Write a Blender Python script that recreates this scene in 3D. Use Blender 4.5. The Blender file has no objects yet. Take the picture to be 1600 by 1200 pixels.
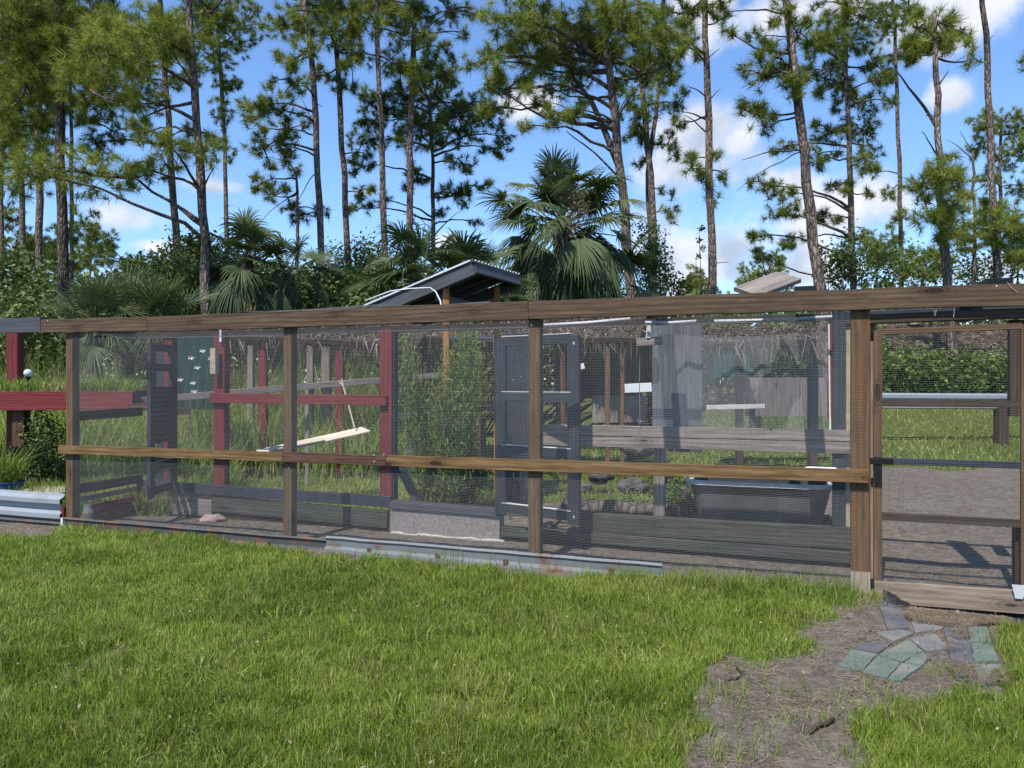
import bpy, bmesh, math, random
import numpy as np
from mathutils import Vector, Matrix

C = bpy.context.scene.collection
R = math.radians
rng = np.random.default_rng(7)
random.seed(7)

# ------------------------------------------------------------------ camera
CAMH = 1.5
FPX = 1200.0                      # focal length in pixels of the 1600 px wide photograph
cd = bpy.data.cameras.new('camera')
cam = bpy.data.objects.new('camera', cd); C.objects.link(cam)
cam.location = (0, 0, CAMH); cam.rotation_euler = (R(90), 0, 0)
cd.sensor_width = 36; cd.lens = 36 * FPX / 1600
cd.clip_start = 0.05; cd.clip_end = 2000
bpy.context.scene.camera = cam

# ------------------------------------------------------------------ light
SUN_EL, SUN_AZ = R(57), math.atan2(-0.45, -0.89)      # azimuth: direction TO the sun, from +Y clockwise to +X
sx = math.cos(SUN_EL) * math.sin(SUN_AZ); sy = math.cos(SUN_EL) * math.cos(SUN_AZ); sz = math.sin(SUN_EL)
sd = bpy.data.lights.new('sun', 'SUN'); sd.energy = 4.3; sd.angle = R(0.55); sd.color = (1, .95, .87)
sun = bpy.data.objects.new('sun', sd); C.objects.link(sun)
sun.location = (-10, -20, 40)
sun.rotation_euler = Vector((sx, sy, sz)).to_track_quat('Z', 'Y').to_euler()

world = bpy.data.worlds.new('World'); bpy.context.scene.world = world
world.use_nodes = True
nt = world.node_tree; nt.nodes.clear()
def N(nt, t, **k):
    n = nt.nodes.new(t)
    for a, v in k.items(): setattr(n, a, v)
    return n
def L(nt, a, b): nt.links.new(a, b)
def mth(nt, op, a, b=None, clamp=False):
    n = N(nt, 'ShaderNodeMath', operation=op, use_clamp=clamp)
    for i, v in enumerate((a, b)):
        if v is None: continue
        if isinstance(v, (int, float)): n.inputs[i].default_value = v
        else: L(nt, v, n.inputs[i])
    return n.outputs[0]
sky = N(nt, 'ShaderNodeTexSky', sky_type='NISHITA'); sky.sun_disc = False
sky.sun_elevation = SUN_EL; sky.sun_rotation = SUN_AZ; sky.air_density = 1.0; sky.dust_density = 0.25; sky.ozone_density = 3.0
bg = N(nt, 'ShaderNodeBackground'); bg.inputs[1].default_value = 0.125
vm = N(nt, 'ShaderNodeVectorMath', operation='MULTIPLY'); L(nt, sky.outputs[0], vm.inputs[0]); vm.inputs[1].default_value = (.84, .99, 1.17)
L(nt, vm.outputs[0], bg.inputs[0])
tc = N(nt, 'ShaderNodeTexCoord')
nz = N(nt, 'ShaderNodeTexNoise'); nz.inputs['Scale'].default_value = 7.5; nz.inputs['Detail'].default_value = 9; nz.inputs['Roughness'].default_value = .58
L(nt, tc.outputs['Generated'], nz.inputs['Vector'])
nz2 = N(nt, 'ShaderNodeTexNoise'); nz2.inputs['Scale'].default_value = 2.3; nz2.inputs['Detail'].default_value = 8
mp = N(nt, 'ShaderNodeMapping'); mp.inputs['Scale'].default_value = (1, 1, 2.2); mp.inputs['Location'].default_value = (3.1, 0, 1)
L(nt, tc.outputs['Generated'], mp.inputs[0]); L(nt, mp.outputs[0], nz2.inputs['Vector'])
clouds = [(1080,240,125,80),(1150,225,45,35),(1120,-5,90,45),(1200,30,120,60),(1330,0,100,45),(1500,10,130,60),(1490,155,34,32),
          (1150,380,230,95),(1330,330,160,60),(1260,420,300,40),(188,338,75,40),(240,385,50,20),(330,290,80,18),(825,160,60,34),
          (700,378,45,20),(565,300,28,14),(560,430,260,22),(1530,420,150,40),(1230,290,60,30)]
acc = None
for (px, py, rx, ry) in clouds:
    v = Vector(((px-800)/FPX, 1, (600-py)/FPX)); s = v.length; v.normalize()
    a = N(nt, 'ShaderNodeVectorMath', operation='SUBTRACT'); L(nt, tc.outputs['Generated'], a.inputs[0]); a.inputs[1].default_value = v
    b = N(nt, 'ShaderNodeVectorMath', operation='MULTIPLY'); L(nt, a.outputs[0], b.inputs[0])
    b.inputs[1].default_value = (FPX*s/rx, FPX*s/(rx+ry)*.7, FPX*s/ry)
    l = N(nt, 'ShaderNodeVectorMath', operation='LENGTH'); L(nt, b.outputs[0], l.inputs[0])
    m = mth(nt, 'SUBTRACT', 1.0, l.outputs['Value'])
    acc = m if acc is None else mth(nt, 'MAXIMUM', acc, m)
gen = mth(nt, 'MULTIPLY', mth(nt, 'SUBTRACT', nz2.outputs[0], .66), 4.0)
acc = mth(nt, 'MAXIMUM', acc, gen)
acc = mth(nt, 'MAXIMUM', acc, -1.0)
n1 = mth(nt, 'MULTIPLY', mth(nt, 'SUBTRACT', nz.outputs[0], .52), 3.4)
den = mth(nt, 'ADD', acc, n1)
mr = N(nt, 'ShaderNodeMapRange', interpolation_type='SMOOTHSTEP'); L(nt, den, mr.inputs[0])
mr.inputs[1].default_value = .0; mr.inputs[2].default_value = .75
nz3 = N(nt, 'ShaderNodeTexNoise'); nz3.inputs['Scale'].default_value = 12; nz3.inputs['Detail'].default_value = 7; L(nt, tc.outputs['Generated'], nz3.inputs['Vector'])
cr = N(nt, 'ShaderNodeValToRGB'); L(nt, nz3.outputs[0], cr.inputs[0])
cr.color_ramp.elements[0].position = .36; cr.color_ramp.elements[0].color = (.50, .58, .72, 1)
cr.color_ramp.elements[1].position = .56; cr.color_ramp.elements[1].color = (.93, .95, 1, 1)
cb = N(nt, 'ShaderNodeBackground'); cb.inputs[1].default_value = .66; L(nt, cr.outputs[0], cb.inputs[0])
mx = N(nt, 'ShaderNodeMixShader'); L(nt, mth(nt, 'MULTIPLY', mr.outputs[0], .92), mx.inputs[0])
L(nt, bg.outputs[0], mx.inputs[1]); L(nt, cb.outputs[0], mx.inputs[2])
wo = N(nt, 'ShaderNodeOutputWorld'); L(nt, mx.outputs[0], wo.inputs[0])

vs = bpy.context.scene.view_settings
vs.view_transform = 'Standard'; vs.look = 'None'; vs.gamma = 1; vs.use_curve_mapping = False; vs.exposure = 0.68
bpy.context.scene.cycles.transparent_max_bounces = 24

# ------------------------------------------------------------------ helpers
def W(px, py, D): return Vector(((px-800)/FPX*D, D, CAMH + (600-py)/FPX*D))
def G(px, py): D = CAMH*FPX/(py-600); return Vector(((px-800)/FPX*D, D, 0))
FO = Vector((0, 6.375, 0)); FD = Vector((.9388, -.3445, 0)); FN = Vector((.3445, .9388, 0))
def S(px, off=0.0):
    u = (px-800)/FPX
    return (u*(6.375+.9388*off) - .3445*off) / (.9388+.3445*u)
def F(s, off, z): return FO + FD*s + FN*off + Vector((0, 0, z))
def FP(px, off, z): return F(S(px, off), off, z)
def FZ(px, py, off):                       # point of the plane 'off' behind the fence seen at px, py
    p = FP(px, off, 0); return Vector((p.x, p.y, CAMH + (600-py)/FPX*p.y))

def tag(o, label=None, cat=None, group=None, kind=None):
    if label: o['label'] = label
    if cat: o['category'] = cat
    if group: o['group'] = group
    if kind: o['kind'] = kind
    return o
def empty(name, loc, label, cat, group=None):
    o = bpy.data.objects.new(name, None); C.objects.link(o); o.location = loc; o.empty_display_size = .1
    return tag(o, label, cat, group)
def wm(o):
    m = o.matrix_basis.copy()
    return m if o.parent is None else wm(o.parent) @ o.matrix_parent_inverse @ m
def attach(o, parent):
    if parent is not None and parent.parent is not None:
        o.parent = parent; o.matrix_parent_inverse = wm(parent).inverted()
    elif parent is not None:
        o.parent = parent; o.location = Vector(o.location) - Vector(parent.location)
    return o
def copy_tree(o, parent=None):
    c = o.copy(); C.objects.link(c); c.parent = parent
    for ch in list(o.children): copy_tree(ch, c)
    return c

class MB:
    """collects numpy geometry, builds one mesh"""
    def __init__(s): s.v = []; s.q = []; s.t = []; s.n = 0; s.a = []; s.has = False
    def add(s, v, quads=None, tris=None, tint=None):
        v = np.asarray(v, dtype=np.float32).reshape(-1, 3)
        if quads is not None and len(quads): s.q.append(np.asarray(quads, dtype=np.int64).reshape(-1, 4) + s.n)
        if tris is not None and len(tris): s.t.append(np.asarray(tris, dtype=np.int64).reshape(-1, 3) + s.n)
        if tint is None: s.a.append(np.full(len(v), .5, np.float32))
        else:
            s.has = True
            s.a.append(np.broadcast_to(np.asarray(tint, dtype=np.float32), (len(v),)).copy() if np.ndim(tint) == 0 else np.asarray(tint, np.float32))
        s.v.append(v); s.n += len(v)
    def box(s, c, size, M=None):
        x, y, z = [k/2 for k in size]
        v = np.array([(-x,-y,-z),(x,-y,-z),(x,y,-z),(-x,y,-z),(-x,-y,z),(x,-y,z),(x,y,z),(-x,y,z)], float)
        if M is not None: v = v @ np.array(M.to_3x3()).T
        s.add(v + np.array(c), [(0,3,2,1),(4,5,6,7),(0,1,5,4),(1,2,6,5),(2,3,7,6),(3,0,4,7)])
    def tube(s, pts, rad, sides=8, caps=True, tint=None):
        pts = np.array([tuple(p) for p in pts], float); n = len(pts)
        rad = np.broadcast_to(np.asarray(rad, float), (n,))
        T = np.gradient(pts, axis=0); T /= np.linalg.norm(T, axis=1)[:, None] + 1e-9
        ref = np.array((0, 0, 1.0)) if abs(T[0][2]) < .8 else np.array((1.0, 0, 0))
        A = np.cross(T, ref); A /= np.linalg.norm(A, axis=1)[:, None] + 1e-9
        B = np.cross(T, A)
        th = np.arange(sides) * 2*math.pi/sides
        v = pts[:, None, :] + rad[:, None, None]*(A[:, None, :]*np.cos(th)[None, :, None] + B[:, None, :]*np.sin(th)[None, :, None])
        i = np.arange(n-1)[:, None]*sides; j = np.arange(sides)[None, :]; k = (j+1) % sides
        q = np.stack([i+j, i+k, i+sides+k, i+sides+j], -1).reshape(-1, 4)
        vv = v.reshape(-1, 3)
        tr = None
        if caps and sides > 3:
            vv = np.vstack([vv, pts[0], pts[-1]]); b = n*sides
            tr = [(b, (m+1) % sides, m) for m in range(sides)] + [(b+1, (n-1)*sides+m, (n-1)*sides+(m+1) % sides) for m in range(sides)]
        s.add(vv, q, tr, tint)
    def build(s, name, mat, parent=None, origin=None, smooth=False, link=True):
        me = bpy.data.meshes.new(name)
        v = np.vstack(s.v)
        q = np.vstack(s.q) if s.q else np.zeros((0, 4), np.int64)
        t = np.vstack(s.t) if s.t else np.zeros((0, 3), np.int64)
        org = Vector(origin) if origin is not None else (Vector(parent.location) if parent is not None else Vector(v.mean(0).tolist()))
        if origin is None and parent is not None and parent.parent is not None: org = Vector(v.mean(0).tolist())
        v = v - np.array(org, dtype=np.float32)
        me.vertices.add(len(v)); me.vertices.foreach_set('co', v.astype(np.float32).ravel())
        nl = len(q)*4 + len(t)*3
        me.loops.add(nl); me.loops.foreach_set('vertex_index', np.concatenate([q.ravel(), t.ravel()]).astype(np.int32))
        me.polygons.add(len(q)+len(t))
        st = np.concatenate([np.arange(len(q))*4, len(q)*4 + np.arange(len(t))*3]).astype(np.int32)
        me.polygons.foreach_set('loop_start', st)
        me.polygons.foreach_set('use_smooth', np.full(len(q)+len(t), bool(smooth)))
        if s.has:
            at = me.attributes.new('tint', 'FLOAT', 'POINT'); at.data.foreach_set('value', np.concatenate(s.a).astype(np.float32))
        me.update(calc_edges=True); me.validate()
        for m in (mat if isinstance(mat, (list, tuple)) else [mat]): me.materials.append(m)
        o = bpy.data.objects.new(name, me); C.objects.link(o)
        o.location = org
        if parent is not None and parent.parent is not None: attach(o, parent)
        elif parent is not None:
            o.parent = parent; o.location = (0, 0, 0)
        return o

def board(name, a, b, w, h, mat, parent=None, up=(0, 0, 1), seg=0, bev=.003, warp=.0015):
    """a timber from a to b (centre line): w across, h along 'up'; grain runs along local X"""
    a = Vector(a); b = Vector(b); ln = (b-a).length
    x = (b-a).normalized(); z = Vector(up) - x*x.dot(Vector(up)); z.normalize(); y = z.cross(x)
    M = Matrix((x, y, z)).transposed()
    bm = bmesh.new()
    n = seg or max(1, int(ln/.35))
    bv = min(bev, w*.2, h*.2)
    prof = [(-w/2+bv, -h/2), (w/2-bv, -h/2), (w/2, -h/2+bv), (w/2, h/2-bv), (w/2-bv, h/2), (-w/2+bv, h/2), (-w/2, h/2-bv), (-w/2, -h/2+bv)]
    rows = []
    xs = [0.0] + [ln*(i)/n for i in range(1, n)] + [ln]
    for i, xx in enumerate(xs):
        jy = random.uniform(-warp, warp) if 0 < i < n else 0; jz = random.uniform(-warp, warp) if 0 < i < n else 0
        rows.append([bm.verts.new((xx, p[0]+jy+random.uniform(-.0006, .0006), p[1]+jz)) for p in prof])
    for i in range(len(rows)-1):
        for k in range(8):
            bm.faces.new((rows[i][k], rows[i][(k+1) % 8], rows[i+1][(k+1) % 8], rows[i+1][k]))
    bm.faces.new(list(reversed(rows[0]))); bm.faces.new(rows[-1])
    bmesh.ops.recalc_face_normals(bm, faces=bm.faces)
    me = bpy.data.meshes.new(name); bm.to_mesh(me); bm.free(); me.materials.append(mat)
    o = bpy.data.objects.new(name, me); C.objects.link(o)
    o.matrix_basis = Matrix.Translation(a) @ M.to_4x4()
    return attach(o, parent)

def poly_prism(pts, z0, z1, mb):
    n = len(pts)
    v = [(p[0], p[1], z0) for p in pts] + [(p[0], p[1], z1) for p in pts]
    ctop = np.mean(np.array([(p[0], p[1]) for p in pts]), 0)
    v += [(ctop[0], ctop[1], z1), (ctop[0], ctop[1], z0)]
    q = [(i, (i+1) % n, n+(i+1) % n, n+i) for i in range(n)]
    t = [(n+i, n+(i+1) % n, 2*n) for i in range(n)] + [((i+1) % n, i, 2*n+1) for i in range(n)]
    mb.add(v, q, t)

def ipp(x, y, poly):
    x = np.asarray(x); y = np.asarray(y); r = np.zeros(x.shape, bool); n = len(poly); j = n-1
    for i in range(n):
        xi, yi = poly[i][0], poly[i][1]; xj, yj = poly[j][0], poly[j][1]
        c = ((yi > y) != (yj > y)) & (x < (xj-xi)*(y-yi)/((yj-yi) or 1e-9) + xi)
        r ^= c; j = i
    return r
_T = rng.random((4, 64, 64))
def vnoise(x, y, s, k=0):
    u = np.asarray(x)/s; v = np.asarray(y)/s
    i = np.floor(u).astype(int); j = np.floor(v).astype(int); fu = u-i; fv = v-j
    fu = fu*fu*(3-2*fu); fv = fv*fv*(3-2*fv); t = _T[k]
    a = t[i % 64, j % 64]; b = t[(i+1) % 64, j % 64]; c = t[i % 64, (j+1) % 64]; d = t[(i+1) % 64, (j+1) % 64]
    return a*(1-fu)*(1-fv)+b*fu*(1-fv)+c*(1-fu)*fv+d*fu*fv

def blades(mb, P, h, w, lean, az=None, tint=None, dirn=None, droop=.5):
    """grass blades: base quad + tip triangle. P (n,3); h, w, lean arrays"""
    P = np.asarray(P, float); n = len(P)
    h = np.broadcast_to(h, (n,)); w = np.broadcast_to(w, (n,)); lean = np.broadcast_to(lean, (n,))
    if az is None: az = rng.random(n)*2*math.pi
    face = rng.random(n)*2*math.pi
    d = np.stack([np.cos(az), np.sin(az), np.zeros(n)], 1)
    sd = np.stack([np.cos(face), np.sin(face), np.zeros(n)], 1)*w[:, None]/2
    up = np.array((0, 0, 1.0))
    mid = P + up*(h*.55*np.cos(lean*.5))[:, None] + d*(h*.55*np.sin(lean*.5))[:, None]
    tip = mid + up*(h*.5*np.cos(lean*(1+droop)))[:, None] + d*(h*.5*np.sin(lean*(1+droop)))[:, None]
    v = np.stack([P-sd, P+sd, mid+sd*.8, mid-sd*.8, tip], 1).reshape(-1, 3)
    b = np.arange(n)[:, None]*5
    q = b + np.array([0, 1, 2, 3])[None]; t = b + np.array([3, 2, 4])[None]
    tt = None if tint is None else np.repeat(tint, 5)
    mb.add(v, q, t, tt)

def leaves(mb, P, size, tint=None, flat=.4, aspect=.55):
    """diamond leaves folded on the midrib"""
    P = np.asarray(P, float); n = len(P); size = np.broadcast_to(size, (n,))
    a = rng.normal(size=(n, 3)); a[:, 2] *= (1-flat); a /= np.linalg.norm(a, axis=1)[:, None]
    b = rng.normal(size=(n, 3)); b -= (b*a).sum(1)[:, None]*a; b /= np.linalg.norm(b, axis=1)[:, None]
    a = a*size[:, None]; b = b*(size*aspect)[:, None]*.5
    v = np.stack([P-a*.5, P+b, P+a*.5, P-b], 1).reshape(-1, 3)
    q = np.arange(n)[:, None]*4 + np.array([0, 1, 2, 3])[None]
    mb.add(v, q, None, None if tint is None else np.repeat(tint, 4))

# ------------------------------------------------------------------ materials
def mat_new(name):
    m = bpy.data.materials.new(name); m.use_nodes = True; nt = m.node_tree; nt.nodes.clear()
    out = N(nt, 'ShaderNodeOutputMaterial'); p = N(nt, 'ShaderNodeBsdfPrincipled'); L(nt, p.outputs[0], out.inputs[0])
    p.inputs['Specular IOR Level'].default_value = .25
    return m, nt, p, out
def ramp(nt, fac, cols, pos=None):
    r = N(nt, 'ShaderNodeValToRGB'); L(nt, fac, r.inputs[0]); e = r.color_ramp.elements
    n = len(cols); pos = pos or [i/(n-1) for i in range(n)]
    while len(e) < n: e.new(.5)
    for i in range(n): e[i].position = pos[i]; e[i].color = (*cols[i], 1)
    return r.outputs[0]
def noise(nt, vec, scale, detail=4, rough=.55, dist=0):
    n = N(nt, 'ShaderNodeTexNoise'); n.inputs['Scale'].default_value = scale; n.inputs['Detail'].default_value = detail
    n.inputs['Roughness'].default_value = rough; n.inputs['Distortion'].default_value = dist
    if vec is not None: L(nt, vec, n.inputs['Vector'])
    return n.outputs[0]
def bump(nt, p, h, strength=.4, dist=.005):
    b = N(nt, 'ShaderNodeBump'); b.inputs['Strength'].default_value = strength; b.inputs['Distance'].default_value = dist
    L(nt, h, b.inputs['Height']); L(nt, b.outputs[0], p.inputs['Normal'])
def mixc(nt, f, a, b, mode='MIX'):
    m = N(nt, 'ShaderNodeMix', data_type='RGBA', blend_type=mode)
    if isinstance(f, (int, float)): m.inputs[0].default_value = f
    else: L(nt, f, m.inputs[0])
    for i, v in ((6, a), (7, b)):
        if isinstance(v, tuple): m.inputs[i].default_value = (*v, 1)
        else: L(nt, v, m.inputs[i])
    return m.outputs[2]
def objco(nt, scale=(1, 1, 1), rnd=True):
    tc = N(nt, 'ShaderNodeTexCoord'); mp = N(nt, 'ShaderNodeMapping'); mp.inputs['Scale'].default_value = scale
    v = tc.outputs['Object']
    if rnd:
        oi = N(nt, 'ShaderNodeObjectInfo'); k = N(nt, 'ShaderNodeVectorMath', operation='SCALE')
        k.inputs[0].default_value = (17, 31, 23); L(nt, oi.outputs['Random'], k.inputs['Scale'])
        a = N(nt, 'ShaderNodeVectorMath', operation='ADD'); L(nt, v, a.inputs[0]); L(nt, k.outputs[0], a.inputs[1]); v = a.outputs[0]
    L(nt, v, mp.inputs[0]); return mp.outputs[0]

def wood(name, dark, mid, light, rough=.8, knots=True, grime=.35, gscale=1.0):
    m, nt, p, o = mat_new(name)
    g = objco(nt, (1.3, 16*gscale, 16*gscale))
    n1 = noise(nt, g, 2.2, 7, .62, .9)
    w = N(nt, 'ShaderNodeTexWave', wave_type='BANDS', bands_direction='Z'); w.inputs['Scale'].default_value = .55
    w.inputs['Distortion'].default_value = 14; w.inputs['Detail'].default_value = 3; w.inputs['Detail Scale'].default_value = .6
    L(nt, objco(nt, (.9, 14, 14)), w.inputs['Vector'])
    n2 = noise(nt, objco(nt, (1.8, 45, 45)), 2.0, 4, .6, .4)
    f = mth(nt, 'ADD', mth(nt, 'ADD', mth(nt, 'MULTIPLY', n1, .55), mth(nt, 'MULTIPLY', n2, .33)), mth(nt, 'MULTIPLY', w.outputs['Fac'], .12))
    c = ramp(nt, f, [dark, mid, light], [.28, .5, .74])
    big = noise(nt, objco(nt, (1.1, 4, 4)), 1.6, 3)
    c = mixc(nt, mth(nt, 'MULTIPLY', mth(nt, 'SUBTRACT', big, .42, True), grime*4, True), c, tuple(k*.55 for k in mid))
    if knots:
        v = N(nt, 'ShaderNodeTexVoronoi'); v.inputs['Scale'].default_value = 1.15; v.inputs['Randomness'].default_value = 1
        L(nt, objco(nt, (1.5, 5.0, 5.0)), v.inputs['Vector'])
        k = mth(nt, 'SUBTRACT', 1.0, mth(nt, 'MULTIPLY', v.outputs['Distance'], 3.0), True)
        ring = mth(nt, 'MULTIPLY', mth(nt, 'ADD', mth(nt, 'SINE', mth(nt, 'MULTIPLY', v.outputs['Distance'], 85.0)), 1.0), .5)
        kk = mth(nt, 'MULTIPLY', k, mth(nt, 'ADD', mth(nt, 'MULTIPLY', ring, .8), mth(nt, 'MULTIPLY', mth(nt, 'POWER', k, 3.0), 1.5)), True)
        c = mixc(nt, kk, c, tuple(x*.5 for x in dark))
    L(nt, c, p.inputs['Base Color']); p.inputs['Roughness'].default_value = rough
    bump(nt, p, f, .5, .004)
    return m
M = {}
M['rail'] = wood('weathered_brown_timber', (.026,.015,.009), (.078,.048,.028), (.155,.105,.064))
M['midrail'] = wood('golden_brown_timber', (.035,.018,.007), (.135,.078,.032), (.27,.175,.085))
M['redrail'] = wood('dark_reddish_timber', (.025,.012,.008), (.085,.043,.028), (.16,.09,.055))
M['post'] = wood('treated_post_timber', (.045,.023,.011), (.115,.066,.032), (.20,.13,.075))
M['postr'] = wood('orange_brown_post_timber', (.045,.018,.006), (.125,.056,.015), (.20,.10,.035))
M['greywood'] = wood('grey_weathered_timber', (.075,.06,.052), (.20,.165,.145), (.33,.29,.26))
M['brownsill'] = wood('grey_brown_sill_timber', (.07,.05,.035), (.22,.17,.125), (.36,.29,.22), gscale=.6)
M['greenwood'] = wood('mossy_grey_timber', (.02,.02,.016), (.055,.054,.043), (.115,.112,.09))
M['darkboard'] = wood('dark_stained_timber', (.012,.011,.010), (.032,.028,.026), (.06,.055,.052), knots=False)
M['brownboard'] = wood('dark_brown_timber', (.02,.013,.009), (.05,.034,.024), (.09,.065,.048), knots=False)
M['navy'] = wood('dark_slate_painted_timber', (.016,.019,.026), (.030,.036,.048), (.052,.062,.08), knots=False, rough=.6)
M['fascia'] = wood('charcoal_painted_timber', (.035,.037,.043), (.062,.065,.074), (.09,.095,.105), knots=False, rough=.6)
M['red'] = wood('barn_red_painted_timber', (.07,.013,.014), (.135,.022,.024), (.20,.042,.042), knots=False, rough=.6, grime=.2)
M['palewood'] = wood('pale_bleached_plywood', (.3,.24,.18), (.5,.43,.34), (.66,.6,.5), knots=False, grime=.1)
M['orangewood'] = wood('orange_cedar_timber', (.13,.05,.015), (.30,.13,.045), (.45,.22,.09), knots=False)

def simple(name, col, rough=.6, metal=0, var=.25, scale=12, bs=.2):
    m, nt, p, o = mat_new(name); g = objco(nt)
    n = noise(nt, g, scale, 5)
    c = ramp(nt, n, [tuple(k*(1-var) for k in col), tuple(min(1, k*(1+var)) for k in col)], [.3, .7])
    L(nt, c, p.inputs['Base Color']); p.inputs['Roughness'].default_value = rough; p.inputs['Metallic'].default_value = metal
    if bs: bump(nt, p, n, bs, .003)
    return m
def galvanised(name, col=(.45,.48,.5), rust=.4, metal=.55):
    m, nt, p, o = mat_new(name); g = objco(nt)
    v = N(nt, 'ShaderNodeTexVoronoi'); v.inputs['Scale'].default_value = 28; L(nt, g, v.inputs['Vector'])
    c = mixc(nt, mth(nt, 'MULTIPLY', v.outputs['Color'], 1.0) if False else noise(nt, g, 6, 5), tuple(k*.75 for k in col), col)
    r = mth(nt, 'MULTIPLY', mth(nt, 'SUBTRACT', noise(nt, g, 3.1, 8, .65), .60 - rust*.1, True), 9, True)
    c = mixc(nt, mth(nt, 'MULTIPLY', r, rust*1.6, True), c, (.13, .065, .04))
    L(nt, c, p.inputs['Base Color']); p.inputs['Metallic'].default_value = metal; p.inputs['Roughness'].default_value = .6
    bump(nt, p, noise(nt, g, 30, 4), .15, .002)
    return m
M['galv'] = galvanised('galvanised_steel', (.16,.175,.18), .7, .05)
M['galvdull'] = galvanised('dull_grey_steel', (.065,.07,.07), .8, .0)
M['galvclean'] = galvanised('bright_galvanised_steel', (.30,.33,.36), .2, .3)
M['wire'] = simple('galvanised_wire', (.135,.14,.145), .6, .0, .2, 3, 0)
M['wiredark'] = simple('aged_wire', (.085,.085,.085), .7, .0, .2, 3, 0)
M['white'] = simple('white_plastic', (.58,.585,.59), .45, 0, .08, 5, 0)
M['black'] = simple('black_iron', (.012,.012,.013), .45, .2, .3, 9)
M['blackplastic'] = simple('black_shadow_gap_sheet', (.016,.016,.018), .55, 0, .4, 9, .5)
M['concrete'] = simple('rough_grey_stucco', (.215,.19,.18), .95, 0, .3, 45, 1.0)
M['concretelight'] = simple('pale_mortar', (.46,.42,.36), .95, 0, .25, 30, .8)
M['tub'] = simple('dark_grey_tub', (.06,.062,.062), .75, 0, .3, 5, .2)
M['tubrim'] = simple('grey_tub_rim', (.50,.48,.44), .9, 0, .2, 9, .2)
M['teal'] = simple('teal_plastic', (.012,.06,.058), .5, 0, .3, 3, 0)
M['bluepot'] = simple('blue_glazed_pot', (.03,.075,.16), .3, 0, .3, 6, 0)
M['rock'] = simple('grey_rock', (.085,.078,.075), .95, 0, .4, 7, 1)
M['pinkrock'] = simple('pinkish_stone', (.30,.22,.19), .95, 0, .25, 9, .8)
M['beige'] = simple('beige_board', (.33,.27,.2), .85, 0, .2, 14, .3)
M['nail'] = simple('zinc_nail_head', (.6,.6,.6), .4, .6, .1, 4, 0)
M['rooftin'] = galvanised('corrugated_tin', (.6,.64,.68), .2, .5)

# asphalt shingles
def shingle_mat(name, a, b):
    m, nt, p, o = mat_new(name); g = objco(nt)
    v = N(nt, 'ShaderNodeTexVoronoi'); v.inputs['Scale'].default_value = 260; L(nt, g, v.inputs['Vector'])
    c = ramp(nt, v.outputs['Color'], [tuple(k*.5 for k in a), a, tuple(min(1, k*1.7) for k in a)], [.1, .5, .9])
    c = mixc(nt, mth(nt, 'MULTIPLY', mth(nt, 'SUBTRACT', noise(nt, g, 5, 6), .47, True), 5, True), c, b)
    L(nt, c, p.inputs['Base Color']); p.inputs['Roughness'].default_value = .95
    bump(nt, p, v.outputs['Distance'], .5, .002); return m
M['shg'] = shingle_mat('green_asphalt_shingle', (.095,.122,.10), (.17,.17,.145))
M['shy'] = shingle_mat('grey_asphalt_shingle', (.125,.125,.12), (.19,.165,.14))
M['shd'] = shingle_mat('dark_asphalt_shingle', (.075,.075,.085), (.14,.125,.11))

def leafmat(name, cols, trans=.35, rough=.55, sp=.3, pos=None):
    m, nt, p, o = mat_new(name)
    at = N(nt, 'ShaderNodeAttribute', attribute_name='tint')
    c = ramp(nt, at.outputs['Fac'], cols, pos)
    L(nt, c, p.inputs['Base Color']); p.inputs['Roughness'].default_value = rough; p.inputs['Specular IOR Level'].default_value = sp
    t = N(nt, 'ShaderNodeBsdfTranslucent'); L(nt, mixc(nt, 1.0, c, (.95, 1.0, .5), 'MULTIPLY'), t.inputs[0])
    mx = N(nt, 'ShaderNodeMixShader'); mx.inputs[0].default_value = trans
    L(nt, p.outputs[0], mx.inputs[1]); L(nt, t.outputs[0], mx.inputs[2]); L(nt, mx.outputs[0], o.inputs[0])
    return m
M['grass'] = leafmat('lawn_grass', [(.44,.37,.19), (.060,.105,.013), (.135,.205,.022), (.24,.32,.04), (.38,.43,.12)], .38, pos=[0, .12, .45, .8, 1])
M['weed'] = leafmat('tall_weeds', [(.42,.36,.20), (.07,.12,.02), (.165,.23,.038), (.31,.37,.10)], .42, pos=[0, .1, .55, 1])
M['needle'] = leafmat('pine_needles', [(.26,.14,.045), (.05,.08,.016), (.155,.195,.034), (.32,.34,.07)], .42, .5, pos=[0, .08, .5, 1])
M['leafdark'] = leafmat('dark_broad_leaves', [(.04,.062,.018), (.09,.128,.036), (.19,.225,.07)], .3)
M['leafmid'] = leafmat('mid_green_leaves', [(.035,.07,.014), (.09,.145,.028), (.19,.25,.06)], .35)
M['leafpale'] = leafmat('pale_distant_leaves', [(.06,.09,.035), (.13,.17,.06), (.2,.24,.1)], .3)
M['palm'] = leafmat('palm_leaves', [(.26,.19,.10), (.03,.05,.02), (.07,.10,.04), (.19,.21,.10)], .25, .55, .25, pos=[0, .1, .5, 1])
M['deadpalm'] = leafmat('dead_palm_leaves', [(.09,.06,.035), (.19,.135,.085), (.28,.21,.14)], .15, .8)
M['straw'] = leafmat('dry_straw', [(.10,.068,.042), (.22,.165,.105), (.40,.33,.23)], .2, .8)
M['thatch'] = leafmat('old_thatch', [(.06,.048,.04), (.17,.13,.105), (.32,.25,.19)], .15, .9)

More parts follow.
